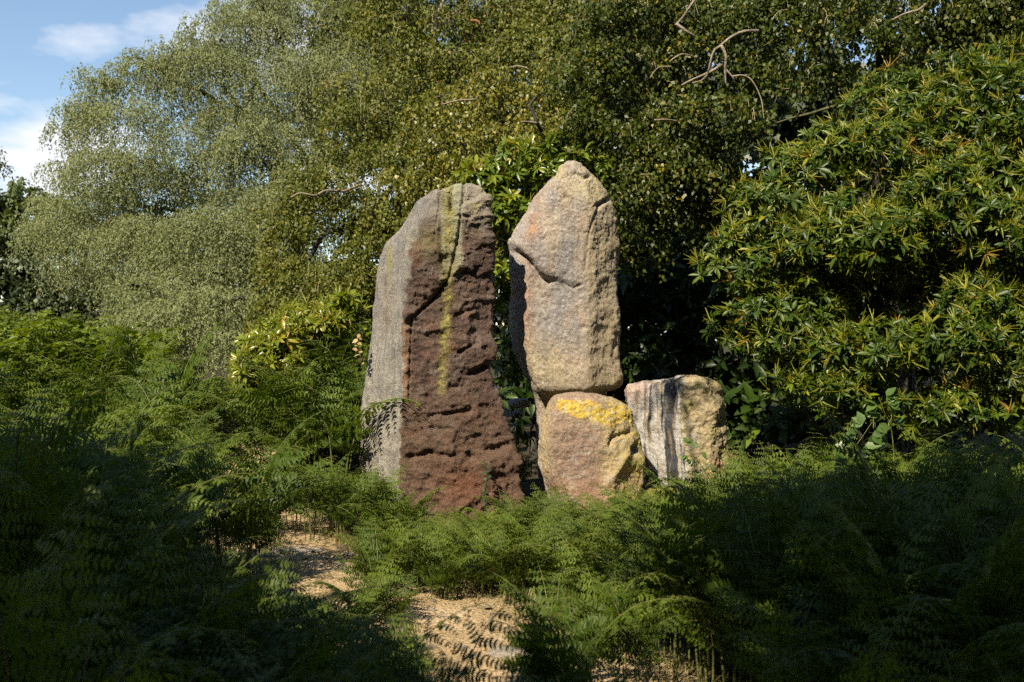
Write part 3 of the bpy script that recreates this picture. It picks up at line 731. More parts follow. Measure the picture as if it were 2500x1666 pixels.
c = W(1668, 1240, 9.15); small_rock('stone_slab', 'low yellow mossy slab under the water streaked stone', c, (0.42, 0.40, 0.16), (0.33, 0.22, 0.12), 3, (0.36, 0.30, 0.05))
c = W(1490, 1262, 8.75); small_rock('rock', 'small brown rock at the foot of the lichen block', c, (0.26, 0.2, 0.13), (0.22, 0.14, 0.08), 8)
c = W(1268, 985, 10.6); small_rock('rock', 'pale grey rock in the dark gap between the tall stones', c, (0.11, 0.1, 0.05), (0.40, 0.38, 0.36), 21)
c = W(1262, 1012, 10.75); small_rock('rock', 'lower pale rock in the gap between the tall stones', c, (0.07, 0.07, 0.035), (0.36, 0.35, 0.34), 25)
x, y = 0.0, 5.35; small_rock('path_stone', 'flat grey stone sunk in the near part of the path', (x, y, float(terr(x, y)) + 0.0), (0.13, 0.09, 0.03), (0.30, 0.26, 0.21), 33)
x, y = -1.75, 8.05; small_rock('path_stone', 'flat grey stone sunk in the far bend of the path', (x, y, float(terr(x, y)) + 0.0), (0.22, 0.13, 0.025), (0.34, 0.29, 0.22), 37)

# ------------------------------------------------------------------ trees
BIRCH_V = np.array([[0, 0, 0], [0.5, 0.36, 0.10], [0, 1, -0.06], [-0.5, 0.36, 0.10]])
BIRCH_F = [np.array([[0, 1, 2, 3]])]

def strands(S, D, ln, nl, droop=1.0):
    """leaves along hanging twigs. S starts, D outward dirs, ln lengths, nl leaves each -> pos, tangent, strand id"""
    m = len(S)
    t = (np.arange(nl)[None] + rng.random((m, nl))) / nl
    hx = 0.55 * (1 - np.exp(-2.2 * t)) * ln[:, None]
    hz = (0.28 * t - droop * 0.95 * t * t) * ln[:, None]
    P = S[:, None] + D[:, None] * hx[..., None]
    P[..., 2] += hz
    Tn = D[:, None] * (0.55 * 2.2 * np.exp(-2.2 * t))[..., None]
    Tn[..., 2] += 0.28 - 1.9 * droop * t
    return P, unit(Tn)
def lobe_leaves(lobes, leaf, cover, droop=1.0, sub=(7, 12), nl=16, strand=(0.45, 0.9)):
    """lobes in photo pixels at a depth: (px, py, rx, ry, depth[, rz metres])"""
    PP, TT, BB, CC, SC = [], [], [], [], []
    for lb in lobes:
        px, py, rx, ry, d = lb[:5]
        c = W(px, py, d); s = d / FPX
        r = np.array([rx * s, lb[5] if len(lb) > 5 else 0.8 * (rx + ry) / 2 * s, ry * s])
        lp = leaf / s
        n = int(cover * math.pi * rx * ry / (lp * lp * 0.7 * 0.33))
        m = max(4, n // nl)
        k = rng.integers(sub[0], sub[1] + 1)
        sd = rdir(k); sd[:, 2] = sd[:, 2] * 0.75 + 0.15; sd[:, 1] -= 0.25; sd = unit(sd)
        scn = c + sd * r * rng.uniform(0.5, 0.85, (k, 1))
        sr = r * rng.uniform(0.28, 0.5, (k, 1))
        which = rng.integers(0, k, m)
        dv = rdir(m); dv[:, 2] = np.abs(dv[:, 2]) * 0.9 - 0.15
        S = scn[which] + dv * sr[which] * rng.uniform(0.45, 1.0, (m, 1)) ** 0.5
        D = (S - c) / r * 0.5 + dv; D[:, 2] = 0; D = unit(D + 0.25 * rng.normal(size=(m, 3)) * np.array([1, 1, 0]))
        ln = rng.uniform(*strand, m) * np.minimum(1.0, 2.2 * sr[which].mean(1) + 0.2)
        P, Tn = strands(S, D, ln, nl, droop)
        PP.append(P); TT.append(Tn); SC.append((c, r, scn))
        BB.append(np.broadcast_to(rng.normal(0, 0.09, k)[which][:, None], (m, nl)))
    return np.concatenate(PP), np.concatenate(TT), np.concatenate(BB), SC
def crown(tree, lobes, leaf, cover, mat, org, tint=0.5, spread=0.16, twig=None, yellow=0.03, aspect=0.72, jitter=0.035, **kw):
    P, Tn, B, SC = lobe_leaves(lobes, leaf, cover, **kw)
    if twig is not None:
        sel = rng.random(len(P)) < 0.16
        Q = P[sel][:, ::4]
        m, k = Q.shape[:2]
        side = unit(np.cross(Q[:, -1] - Q[:, 0], np.array([0.2, 1, 0.1])))[:, None] * np.linspace(0.0045, 0.002, k)[None, :, None]
        Vt = np.stack([Q - side, Q + side], 2).reshape(-1, 3)
        base = (np.arange(m) * k * 2)[:, None] + np.arange(k - 1)[None] * 2
        F = np.stack([base, base + 1, base + 3, base + 2], -1).reshape(-1, 4)
        obj('twigs', make_mesh('twigs', Vt - org, F, twig), tree, kind='stuff')
    n = P.shape[0] * P.shape[1]
    P = P.reshape(-1, 3) + rng.normal(0, jitter, (n, 3))
    ax = unit(Tn.reshape(-1, 3) * 0.6 + rng.normal(0, 0.6, (n, 3)) + np.array([0, 0, -0.45]))
    nm = rdir(n) * 0.8 + np.array([-0.12, -0.42, 0.55])
    Mx = frames(ax, nm)
    L = leaf * rng.uniform(0.7, 1.25, n)
    V, F = scatter(BIRCH_V, BIRCH_F, Mx, P, np.stack([L * aspect, L, L], -1))
    tv = tint + B.reshape(-1) + rng.normal(0, spread, n)
    yl = rng.random(n) < yellow; tv[yl] = rng.uniform(0.85, 1.0, yl.sum())
    o = obj('crown', make_mesh('crown', V - org, F, mat, {'tint': np.repeat(np.clip(tv, 0, 1), 4)}), tree, kind='stuff')
    return o, SC
def limb(tree, pts, r0, r1, mat, org, name='branch', k=7, n=None, wob=0.02):
    P = smooth_path(pts, n or 6 * len(pts))
    P = P + wob * np.stack([perlin(P * 3 + a) for a in (1, 7, 13)], -1)
    V, F = tube(P, np.linspace(r0, r1, len(P)), k)
    return obj(name, make_mesh(name, V - org, F, mat, smooth=True), tree)
def tree(name, label, lobes, foot, leaf, cover, mat, bark, tr=0.12, group=None, limbs=(), visible_limbs=0.5, cat='tree', top=None, **kw):
    """foot (x,y); trunk runs from the ground up through the lobes, limbs reach every lobe"""
    org = np.array([foot[0], foot[1], float(terr(foot[0], foot[1]))])
    t = empty(name, org, label, cat, group)
    o, SC = crown(t, lobes, leaf, cover, mat, org, **kw)
    cs = np.array([s[0] for s in SC])
    topp = cs[cs[:, 2].argmax()] if top is None else np.asarray(top)
    mid = org * 0.5 + topp * 0.5 + np.array([0.12, 0.05, 0])
    trunk = smooth_path([org - [0, 0, 0.15], org * 0.75 + topp * 0.25 + [0.05, 0, 0], mid, topp], 26)
    V, F = tube(trunk, np.linspace(tr, tr * 0.25, 26) * (1 + 0.5 * np.exp(-np.linspace(0, 14, 26))), 10)
    obj('trunk', make_mesh('trunk', V - org, F, bark, smooth=True), t)
    for (c, r, scn) in SC:
        if rng.random() > visible_limbs or r.mean() < 0.42: continue
        zt = np.clip((c[2] - org[2]) * 0.62 + org[2], org[2] + 0.5, topp[2])
        s = trunk[np.abs(trunk[:, 2] - zt).argmin()]
        m_ = s * 0.45 + c * 0.55 + np.array([0, 0, 0.10 * np.linalg.norm(c - s)])
        limb(t, [s, m_, c + np.array([0, 0, 0.1])], tr * 0.38, tr * 0.12, bark, org)
        mbq = MB()
        for q in scn[:6]:
            pp = smooth_path([m_ * 0.4 + c * 0.6, (c + q) / 2 + np.array([0, 0, 0.08]), q], 8)
            V, F = tube(pp, np.linspace(tr * 0.13, tr * 0.03, 8), 5); mbq.add(V, F)
        obj('boughs', mbq.mesh('boughs', [bark], True, org), t, kind='stuff')
    for pts, r0, r1, bm in limbs:
        limb(t, [W(*q) for q in pts], r0, r1, M[bm], org)
    return t

# large weeping birch on the left, grey-green leaves paled for haze
tree('weeping_birch', 'big grey green weeping birch filling the left background', [
    (560, 250, 200, 190, 19), (390, 330, 160, 140, 18.6), (310, 440, 130, 110, 18.4), (720, 130, 190, 170, 19.5), (660, 420, 190, 170, 18.5),
    (470, 540, 200, 150, 18), (300, 600, 150, 120, 18), (820, 40, 170, 140, 20), (720, 590, 170, 150, 18), (880, 220, 130, 140, 19.5),
    (560, 680, 190, 120, 17.5), (255, 222, 45, 40, 18.5, 0.4), (205, 300, 42, 50, 18.3, 0.4), (362, 170, 55, 50, 18.5, 0.5), (640, 20, 90, 80, 19.5), (520, 110, 50, 50, 19, 0.5),
    (205, 455, 60, 50, 18.2, 0.5), (440, 760, 170, 80, 17), (620, 790, 130, 80, 16.5), (180, 540, 90, 80, 18), (450, 200, 70, 60, 18.8, 0.6), (230, 650, 80, 60, 17.6), (560, 50, 40, 40, 19.4, 0.4), (480, 800, 120, 85, 14.5), (575, 845, 70, 60, 14), (400, 770, 100, 75, 15), (330, 720, 90, 60, 15.5), (540, 760, 100, 70, 14.5), (330, 510, 130, 70, 19.8), (450, 470, 130, 80, 19.8), (240, 560, 110, 70, 19.5), (620, 560, 120, 80, 19.6)] + [(a, b, 24 + 5 * (i_ % 3), 26 + 4 * (i_ % 2), 18.4, 0.3) for i_, (a, b) in enumerate([(296, 178), (335, 142), (400, 120), (462, 84), (500, 55), (226, 188), (262, 206), (176, 272), (166, 325), (200, 385), (148, 412), (118, 500), (84, 560), (545, 28), (225, 250), (430, 140)])],
    (-4.6, 19.0), 0.056, 3.0, M['birch_haze'], M['bark_dark'], 0.22, 'background birches', strand=(0.7, 1.5), nl=22, aspect=0.42, tint=0.55, spread=0.10, sub=(8, 14), droop=1.15, jitter=0.025)

# dark tree and spray at the far left edge
tree('oak_tree', 'dark round crowned tree low at the far left edge', [
    (50, 500, 90, 60, 31), (30, 590, 110, 80, 30), (100, 640, 90, 80, 30), (10, 690, 90, 70, 29), (-90, 560, 110, 100, 31), (100, 545, 60, 60, 31)],
    (-15.5, 30), 0.16, 3.2, M['far_leaf'], M['bark_dark'], 0.3, 'distant trees', strand=(0.7, 1.2), droop=0.5)
tree('larch_tree', 'feathery dark branch tips at the left edge above the far tree', [
    (-20, 400, 34, 45, 15, 0.3), (-70, 380, 60, 60, 15, 0.5), (-110, 480, 80, 90, 15.2, 0.6), (-130, 620, 100, 110, 16.0)],
    (-9.0, 16.4), 0.06, 2.2, M['birch_green'], M['bark_dark'], 0.12, 'distant trees', strand=(0.35, 0.8), aspect=0.4)

# birch with gaps, left of the left stone
tree('weeping_birch', 'fine leaved olive birch with sky gaps just left of the grey stone', [
    (820, 450, 140, 70, 14.2), (715, 530, 70, 80, 14), (920, 530, 100, 90, 14.2), (810, 690, 140, 75, 13.6), (690, 680, 50, 80, 13.8), (900, 640, 90, 80, 14),
    (970, 420, 110, 90, 14.4), (720, 770, 80, 45, 13.4), (860, 560, 60, 50, 14.4), (1000, 500, 90, 90, 14.6), (660, 760, 40, 60, 13.6), (800, 760, 90, 50, 13.4)],
    (-1.9, 14.5), 0.048, 1.9, M['birch_olive'], M['bark_dark'], 0.11, 'background birches', twig=M['bark_twig'], tint=0.55, strand=(0.4, 0.9),
    limbs=[([(712, 484, 13.45), (735, 472, 13.5), (770, 478, 13.55), (800, 466, 13.65), (840, 466, 13.8), (880, 450, 14)], 0.012, 0.02, 'bark_twig'),
           ([(750, 640, 14), (790, 575, 14.2), (830, 560, 14.3), (870, 530, 14.3)], 0.035, 0.03, 'bark_dark')])

# taller birches at the top middle, pine behind them
tree('birch_tree', 'tall olive birch with pale leaning stems at the top middle', [
    (950, 60, 150, 110, 16.8), (1050, 180, 130, 100, 16.4), (1190, 80, 160, 120, 16.8), (1330, 140, 140, 120, 16.2), (930, 280, 130, 110, 16.2),
    (1100, 290, 130, 90, 16), (1250, -60, 230, 90, 17), (910, 380, 110, 80, 16.4), (1040, -50, 180, 80, 17), (1430, 30, 140, 130, 16.5), (1200, 190, 120, 90, 16.5), (1360, 290, 100, 90, 16)],
    (-1.6, 16.6), 0.056, 2.0, M['birch_olive'], M['bark_dark'], 0.13, 'background birches', twig=M['bark_twig'], strand=(0.5, 1.0), yellow=0.05,
    limbs=[([(1021, 245, 16.35), (1040, 191, 16.35), (1051, 150, 16.3), (1056, 121, 16.3), (1064, 80, 16.3), (1066, 41, 16.3), (1088, -10, 16.35)], 0.05, 0.03, 'bark_birch'),
           ([(984, 185, 16.45), (988, 96, 16.45), (990, 40, 16.0), (996, 10, 16.0)], 0.06, 0.03, 'bark_dark'),
           ([(1074, 66, 16.3), (1100, 40, 16.3), (1130, 16, 16.35)], 0.025, 0.015, 'bark_birch'),
           ([(1020, 240, 16.35), (1010, 300, 16.4), (1000, 400, 16.0)], 0.06, 0.08, 'bark_dark'),
           ([(950, 300, 16.4), (965, 330, 16.4), (985, 380, 16.0)], 0.02, 0.04, 'bark_birch')])
pine = tree('pine_tree', 'pine with orange bark showing between the birches at the top', [
    (1150, 60, 120, 90, 21), (1300, 70, 120, 90, 21.5), (1230, 160, 100, 80, 21), (1350, 180, 90, 70, 20.5), (1050, 20, 100, 90, 21.5)],
    (-1.0, 21.5), 0.09, 1.6, M['pine_needle'], M['bark_pine'], 0.2, None, aspect=0.3, droop=0.2,
    limbs=[([(1100, -60, 17.5), (1136, 25, 17.3), (1156, 56, 17.4), (1190, 130, 18.5), (1200, 260, 20)], 0.07, 0.10, 'bark_pine'), ([(1150, 50, 16.3), (1166, 52, 16.3), (1173, 60, 16.3)], 0.03, 0.02, 'bark_pine')])

# yellow-green birch above the stones
tree('weeping_birch', 'yellow green weeping birch arching above the two tall stones', [
    (1180, 245, 110, 75, 12.6), (1070, 330, 85, 75, 12.4), (1280, 250, 95, 95, 12.6), (1040, 400, 55, 70, 12.3), (1150, 390, 110, 70, 12.2), (1330, 330, 80, 80, 12.2),
    (1240, 350, 90, 70, 12.2), (1010, 460, 60, 60, 12.5), (1110, 460, 80, 50, 12.0), (1400, 250, 80, 90, 12.4), (1380, 160, 80, 80, 12.6)],
    (0.25, 12.9), 0.048, 1.7, M['birch_gold'], M['bark_dark'], 0.10, 'birches behind the stones', twig=M['bark_twig'], strand=(0.4, 0.85), yellow=0.07,
    limbs=[([(1308, 233, 11.6), (1292, 255, 11.6), (1300, 275, 11.6), (1308, 298, 11.6), (1320, 320, 11.7)], 0.018, 0.022, 'bark_dark'), ([(1273, 298, 11.5), (1290, 299, 11.55), (1308, 302, 11.6)], 0.014, 0.02, 'bark_birch'),
           ([(1244, 163, 11.9), (1264, 160, 11.8), (1284, 167, 11.8), (1300, 180, 11.9)], 0.008, 0.012, 'bark_twig'), ([(1388, 320, 11.0), (1405, 316, 11.0), (1423, 306, 11.1)], 0.022, 0.016, 'bark_birch'),
           ([(1080, 255, 11.8), (1120, 246, 11.8), (1160, 245, 11.9)], 0.008, 0.014, 'bark_twig'), ([(1385, 368, 10.6), (1402, 371, 10.6), (1420, 374, 10.7)], 0.03, 0.03, 'bark_moss')])

# right birch
tree('weeping_birch', 'dark green weeping birch with bare pale boughs right of the pointed stone', [
    (1490, 150, 110, 110, 11.2), (1610, 50, 130, 100, 11.3), (1450, 330, 85, 100, 10.9), (1560, 300, 110, 100, 11.2), (1700, 130, 110, 80, 11.4), (1750, 300, 100, 85, 10.6),
    (1660, 420, 120, 110, 10.9), (1500, 480, 80, 100, 10.8), (1610, 540, 100, 80, 11.2), (1840, 210, 90, 80, 11.2), (1850, 50, 130, 90, 11.2), (1540, 610, 70, 60, 11), (1570, 400, 90, 80, 11),
    (1430, 200, 60, 90, 10.8), (1480, 40, 90, 80, 11), (1740, 400, 90, 90, 10.8), (1660, 270, 70, 60, 10.7), (1780, 480, 60, 60, 11)],
    (3.2, 12.4), 0.050, 2.3, M['birch_green'], M['bark_dark'], 0.13, 'birches behind the stones', twig=M['bark_twig'], strand=(0.4, 0.9), yellow=0.06, tint=0.55,
    limbs=[([(1853, 76, 9.9), (1819, 78, 9.85), (1787, 91, 9.8), (1755, 115, 9.75), (1742, 127, 9.7), (1734, 159, 9.7), (1726, 190, 9.75)], 0.017, 0.008, 'bark_birch'),
           ([(1760, 113, 9.75), (1771, 137, 9.7), (1769, 172, 9.7), (1771, 206, 9.7)], 0.016, 0.007, 'bark_birch'), ([(1772, 168, 9.7), (1788, 185, 9.68), (1794, 198, 9.7)], 0.011, 0.005, 'bark_birch'),
           ([(1726, 186, 9.75), (1712, 200, 9.75), (1690, 206, 9.8)], 0.010, 0.005, 'bark_twig'), ([(1788, 182, 9.7), (1815, 182, 9.7), (1840, 200, 9.7), (1858, 240, 9.7), (1865, 290, 9.7)], 0.009, 0.004, 'bark_twig'),
           ([(1650, 60, 10.1), (1668, 40, 10.1), (1690, 5, 10.1), (1700, -15, 10.2)], 0.011, 0.016, 'bark_birch'), ([(1655, 58, 10.1), (1676, 76, 10.05), (1696, 88, 10.1)], 0.016, 0.013, 'bark_birch'),
           ([(1860, 310, 10.6), (1920, 292, 10.5), (1972, 278, 10.35), (2030, 264, 10.3), (2090, 250, 10.4), (2180, 250, 10.6)], 0.008, 0.02, 'bark_moss'), ([(1665, 210, 9.9), (1700, 192, 9.9), (1722, 180, 9.9), (1760, 160, 10)], 0.009, 0.016, 'bark_twig'),
           ([(1636, 150, 9.9), (1650, 138, 9.9), (1668, 132, 9.9), (1700, 142, 10)], 0.006, 0.009, 'bark_twig'), ([(1600, 296, 9.9), (1630, 294, 9.9), (1652, 296, 10)], 0.007, 0.011, 'bark_birch'),
           ([(1590, 190, 9.9), (1612, 163, 9.9), (1640, 162, 9.95)], 0.004, 0.007, 'bark_twig')])
# upper right birch
tree('weeping_birch', 'green birch hanging over the rhododendron in the top right corner', [
    (2000, 60, 140, 100, 10.6), (2150, 100, 130, 90, 10.2), (2300, 50, 150, 110, 10.2), (2450, 100, 130, 120, 10.2), (1990, 190, 90, 70, 10.6), (2400, 190, 120, 60, 9.8), (2220, -50, 300, 80, 10.4), (2540, 0, 120, 120, 10), (2200, 180, 120, 60, 10.2), (1950, -20, 120, 80, 10.8)],
    (4.6, 10.9), 0.050, 1.75, M['birch_green'], M['bark_dark'], 0.14, 'birches behind the stones', twig=M['bark_twig'], strand=(0.4, 0.85), tint=0.5,
    limbs=[([(2175, 48, 9.4), (2205, 35, 9.4), (2240, 25, 9.4), (2260, 10, 9.4)], 0.008, 0.016, 'bark_birch')])

# dark wood behind everything
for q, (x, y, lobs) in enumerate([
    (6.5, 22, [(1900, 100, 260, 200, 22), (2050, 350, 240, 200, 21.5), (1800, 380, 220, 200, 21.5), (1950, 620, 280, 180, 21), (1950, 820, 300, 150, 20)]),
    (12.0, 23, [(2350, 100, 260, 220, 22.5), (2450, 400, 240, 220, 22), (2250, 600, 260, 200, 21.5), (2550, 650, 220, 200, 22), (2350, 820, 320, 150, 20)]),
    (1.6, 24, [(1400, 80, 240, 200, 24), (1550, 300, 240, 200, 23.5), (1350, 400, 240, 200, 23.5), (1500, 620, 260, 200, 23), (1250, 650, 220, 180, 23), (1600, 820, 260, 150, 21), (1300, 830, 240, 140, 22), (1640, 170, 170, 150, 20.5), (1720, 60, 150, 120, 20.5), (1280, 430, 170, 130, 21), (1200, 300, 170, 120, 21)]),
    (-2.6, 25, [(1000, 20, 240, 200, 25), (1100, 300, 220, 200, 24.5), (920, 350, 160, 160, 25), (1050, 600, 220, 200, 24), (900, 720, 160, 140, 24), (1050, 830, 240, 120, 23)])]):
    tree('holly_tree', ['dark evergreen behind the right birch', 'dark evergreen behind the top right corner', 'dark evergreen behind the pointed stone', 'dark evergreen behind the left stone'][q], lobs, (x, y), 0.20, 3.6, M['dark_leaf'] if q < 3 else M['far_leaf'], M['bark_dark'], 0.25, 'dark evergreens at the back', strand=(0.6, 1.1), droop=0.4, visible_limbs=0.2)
tree('holly_tree', 'added dark holly standing in for shade at the far left above the bracken', [(20, 690, 90, 70, 21), (120, 740, 90, 60, 20.5), (-80, 740, 120, 90, 21), (220, 770, 90, 50, 20), (40, 790, 150, 60, 20)],
    (-10.5, 21), 0.14, 6.0, M['dark_leaf'], M['bark_dark'], 0.15, 'distant trees', strand=(0.5, 0.9), droop=0.5)  # dark foliage put where only a shaded hollow lies
tree('yew_tree', 'added black green yew darkening the shaded hollow behind the squat stone', [(1450, 730, 120, 140, 14), (1600, 780, 140, 140, 14), (1780, 760, 140, 150, 14), (1560, 950, 220, 90, 13.6), (1650, 600, 160, 120, 14.2), (1350, 620, 130, 150, 14.4), (1290, 880, 130, 120, 14.2), (1500, 560, 130, 120, 14.4), (1800, 950, 200, 100, 13.2)],
    (2.2, 14.6), 0.15, 4.5, M['dark_leaf'], M['bark_dark'], 0.2, 'dark evergreens at the back', strand=(0.4, 0.8), droop=0.4, visible_limbs=0.3)  # dark foliage added as a light-blocking back wall of the hollow
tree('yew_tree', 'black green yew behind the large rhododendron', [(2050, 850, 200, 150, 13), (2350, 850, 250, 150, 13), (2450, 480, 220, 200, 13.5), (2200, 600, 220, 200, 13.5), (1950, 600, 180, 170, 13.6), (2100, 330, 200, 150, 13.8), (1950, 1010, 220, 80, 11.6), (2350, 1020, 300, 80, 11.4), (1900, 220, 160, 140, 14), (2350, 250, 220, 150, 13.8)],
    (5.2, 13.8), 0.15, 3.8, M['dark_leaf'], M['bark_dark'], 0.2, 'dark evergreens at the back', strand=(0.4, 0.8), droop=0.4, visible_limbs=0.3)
for q, (px, d) in enumerate([(-420, 44), (-120, 42), (160, 46), (420, 43), (640, 45), (840, 41)]):
    x = W(px, 0, d)[0]
    tree('distant_tree', 'low round tree in the far belt behind the left birch', [(px, 740, 150, 80, d), (px - 60, 830, 130, 70, d), (px + 70, 830, 130, 70, d), (px, 660 + 15 * (q % 3), 90, 60, d)], (x, d), 0.32, 4.0, M['far_leaf'], M['bark_dark'], 0.25, 'far belt of trees', visible_limbs=0, strand=(0.6, 1.0), droop=0.4)

# ------------------------------------------------------------------ rhododendrons
RL_V = np.array([[0, 0, 0], [0.30, 0.30, 0.07], [0, 0.33, 0], [-0.30, 0.30, 0.07], [0.33, 0.66, 0.05], [0, 0.68, -0.03], [-0.33, 0.66, 0.05], [0, 1.0, -0.12]])
RL_F = [np.array([[0, 1, 2], [0, 2, 3], [4, 7, 5], [5, 7, 6]]), np.array([[1, 4, 5, 2], [2, 5, 6, 3]])]
def rosettes(lobes, n, leaf):
    """rosette centres on the outside of lobes, with outward axis"""
    cs, ax = [], []
    big = []
    for lb in lobes:
        for q in range(6):
            dv = rdir(1)[0]; dv[1] = -abs(dv[1]) * 0.8; f = rng.uniform(0.45, 0.62)
            big.append((lb[0] + dv[0] * lb[2] * 0.62, lb[1] - dv[2] * lb[3] * 0.62, lb[2] * f, lb[3] * f * 0.8, lb[4] + dv[1] * lb[5] * 0.6, lb[5] * f))
    lobes = big
    A = np.array([lb[2] * lb[3] for lb in lobes], float); A /= A.sum()
    for lb, a in zip(lobes, A):
        px, py, rx, ry, d = lb[:5]; c = W(px, py, d); s = d / FPX
        r = np.array([rx * s, lb[5] if len(lb) > 5 else 0.7, ry * s])
        k = int(n * a)
        D = rdir(k * 2); D = D[(D[:, 1] < 0.45)][:k]; k = len(D)
        bump = 1 + 0.16 * fbm(D * 2.2 + c, 3)
        P = c + D * r * (rng.uniform(0.72, 1.0, k) ** 0.7 * bump)[:, None]
        cs.append(P); ax.append(unit(D / r * r.mean() * 0.8 + np.array([-0.1, -0.35, 0.65]) + 0.3 * rng.normal(size=(k, 3))))
    return np.concatenate(cs), np.concatenate(ax)
def rhodo(name, label, lobes, n, leaf, foot, mat, group, singles, seeds=0.3, tint=0.5, cat='shrub'):
    org = np.array([foot[0], foot[1], float(terr(*foot))])
    t = empty(name, org, label, cat, group)
    C, A = rosettes(lobes, n, leaf)
    k = rng.integers(7, 12, len(C))
    idx = np.repeat(np.arange(len(C)), k); N = len(idx)
    an = np.concatenate([np.arange(q) / q * 2 * np.pi for q in k]) + np.repeat(rng.random(len(C)) * 6, k) + rng.normal(0, 0.15, N)
    ref = unit(np.cross(A, rdir(len(C)))); B = np.cross(A, ref)
    rad = ref[idx] * np.cos(an)[:, None] + B[idx] * np.sin(an)[:, None]
    el = rng.normal(0.35, 0.45, N)
    dr = unit(A[idx] * el[:, None] + rad + np.array([0, 0, -0.15]))
    nm = unit(A[idx] - 0.3 * rad + 0.25 * rng.normal(size=(N, 3)))
    Mx = frames(dr, nm)
    L = leaf * rng.uniform(0.55, 1.35, N) * np.repeat(rng.uniform(0.6, 1.25, len(C)), k)
    pos = C[idx] + rad * 0.008
    sc = np.stack([L * rng.uniform(0.36, 0.5, N), L, L], -1)
    tv = np.clip(tint + np.repeat(rng.normal(0, 0.14, len(C)), k) + rng.normal(0, 0.10, N) + (rng.random(N) < 0.02) * 0.4, 0, 1)
    # leaves nearest to the viewer and inside the frame are single parts
    px = CX + pos[:, 0] / pos[:, 1] * FPX; py = CY - (pos[:, 2] - EYE) / pos[:, 1] * FPX
    inside = (px > 0) & (px < 2500) & (py > 0) & (py < 1250)
    score = np.where(inside, pos[:, 1] - 1.5 * L, 1e3)
    order = np.argsort(score); one = order[:singles]; rest = order[singles:]
    if singles:
        protos = []
        for q in range(5):
            lm = make_mesh('leaf', RL_V * np.array([0.43, 1, 1]) * (1, 1, 0.6 + 0.3 * q), RL_F, mat, {'tint': np.full(8, 0.25 + 0.15 * q)})
            protos.append(lm)
        for j in one:
            o = obj('leaf', protos[int(np.clip((tv[j] - 0.15) / 0.17, 0, 4))], t)
            m4 = Matrix.Identity(4)
            for a in range(3):
                for b in range(3): m4[a][b] = float(Mx[j][a, b] * L[j])
                m4[a][3] = float(pos[j][a] - org[a])
            o.matrix_local = m4
    V, F = scatter(RL_V, RL_F, Mx[rest], pos[rest], sc[rest])
    obj('foliage', make_mesh('foliage', V - org, F, mat, {'tint': np.repeat(tv[rest], 8)}), t, kind='stuff')
    if seeds:
        sel = np.where(rng.random(len(C)) < seeds)[0]
        m = 9
        ii = np.repeat(sel, m); K = len(ii)
        d0 = unit(A[ii] * rng.uniform(0.2, 1.1, (K, 1)) + 0.8 * rdir(K))
        curl = unit(rdir(K) + d0 * 0.4)
        Ls = rng.uniform(0.05, 0.10, K)
        base = C[ii] + A[ii] * 0.03
        tt = np.array([0, 0.35, 0.7, 1.0])
        Q = base[:, None] + d0[:, None] * (Ls[:, None] * tt)[..., None] + curl[:, None] * (0.7 * Ls[:, None] * tt ** 2)[..., None]
        sd = unit(np.cross(d0, np.array([0.1, 1, 0.2])))[:, None] * np.array([0.003, 0.0036, 0.0034, 0.0015])[None, :, None]
        V = np.stack([Q - sd, Q + sd], 2).reshape(-1, 3)
        b = (np.arange(K) * 8)[:, None] + np.arange(3)[None] * 2
        F = np.stack([b, b + 1, b + 3, b + 2], -1).reshape(-1, 4)
        tvs = np.clip(np.repeat(rng.normal(0.4, 0.28, len(sel)), m), 0, 1)
        obj('seed_heads', make_mesh('seed_heads', V - org, F, M['seed'], {'tint': np.repeat(tvs, 8)}), t, kind='stuff')
    for lb in lobes[::2]:
        c = W(*lb[:2], lb[4] + 0.15)
        a = org + np.array([rng.uniform(-.2, .2), rng.uniform(-.1, .1), -0.1])
        limb(t, [a, a * 0.5 + c * 0.5 + np.array([0.1, 0.1, -0.15]), c], 0.035, 0.012, M['bark_dark'], org, 'stem', 6)
    return t

rhodo('rhododendron', 'large glossy rhododendron with yellow seed heads filling the right side', [
    (1890, 600, 130, 140, 9.3, 0.7), (2040, 430, 160, 130, 9.5, 0.7), (2230, 340, 170, 130, 9.5, 0.8), (2420, 270, 150, 130, 9.4, 0.8), (2130, 600, 190, 170, 9.0, 0.8), (2390, 540, 190, 190, 9.0, 0.8),
    (1930, 780, 120, 120, 9.2, 0.6), (2150, 830, 170, 130, 8.9, 0.7), (2400, 820, 170, 160, 8.8, 0.8), (1870, 480, 80, 60, 9.4, 0.5), (2060, 960, 130, 70, 8.9, 0.5), (2300, 980, 160, 70, 8.8, 0.5), (2560, 600, 150, 300, 9.0, 0.8), (2480, 980, 100, 80, 8.7, .5), (1930, 920, 90, 70, 9.1, .45), (2330, 200, 120, 60, 9.6, .5), (1790, 560, 70, 80, 9.4, 0.4), (1760, 660, 60, 80, 9.5, 0.4), (1800, 800, 60, 70, 9.4, 0.4), (2470, 420, 120, 120, 9.4, 0.6), (2180, 250, 120, 70, 9.8, 0.5), (2480, 170, 120, 70, 9.7, 0.5), (2160, 700, 110, 110, 9.3, 0.6), (2250, 700, 120, 120, 9.4, 0.6), (2080, 720, 90, 90, 9.4, 0.5), (2330, 690, 110, 110, 9.4, 0.5), (1830, 690, 60, 60, 9.4, 0.4)],
    5400, 0.088, (3.9, 9.9), M['rhodo'], 'rhododendrons', 300, 0.45, 0.5)
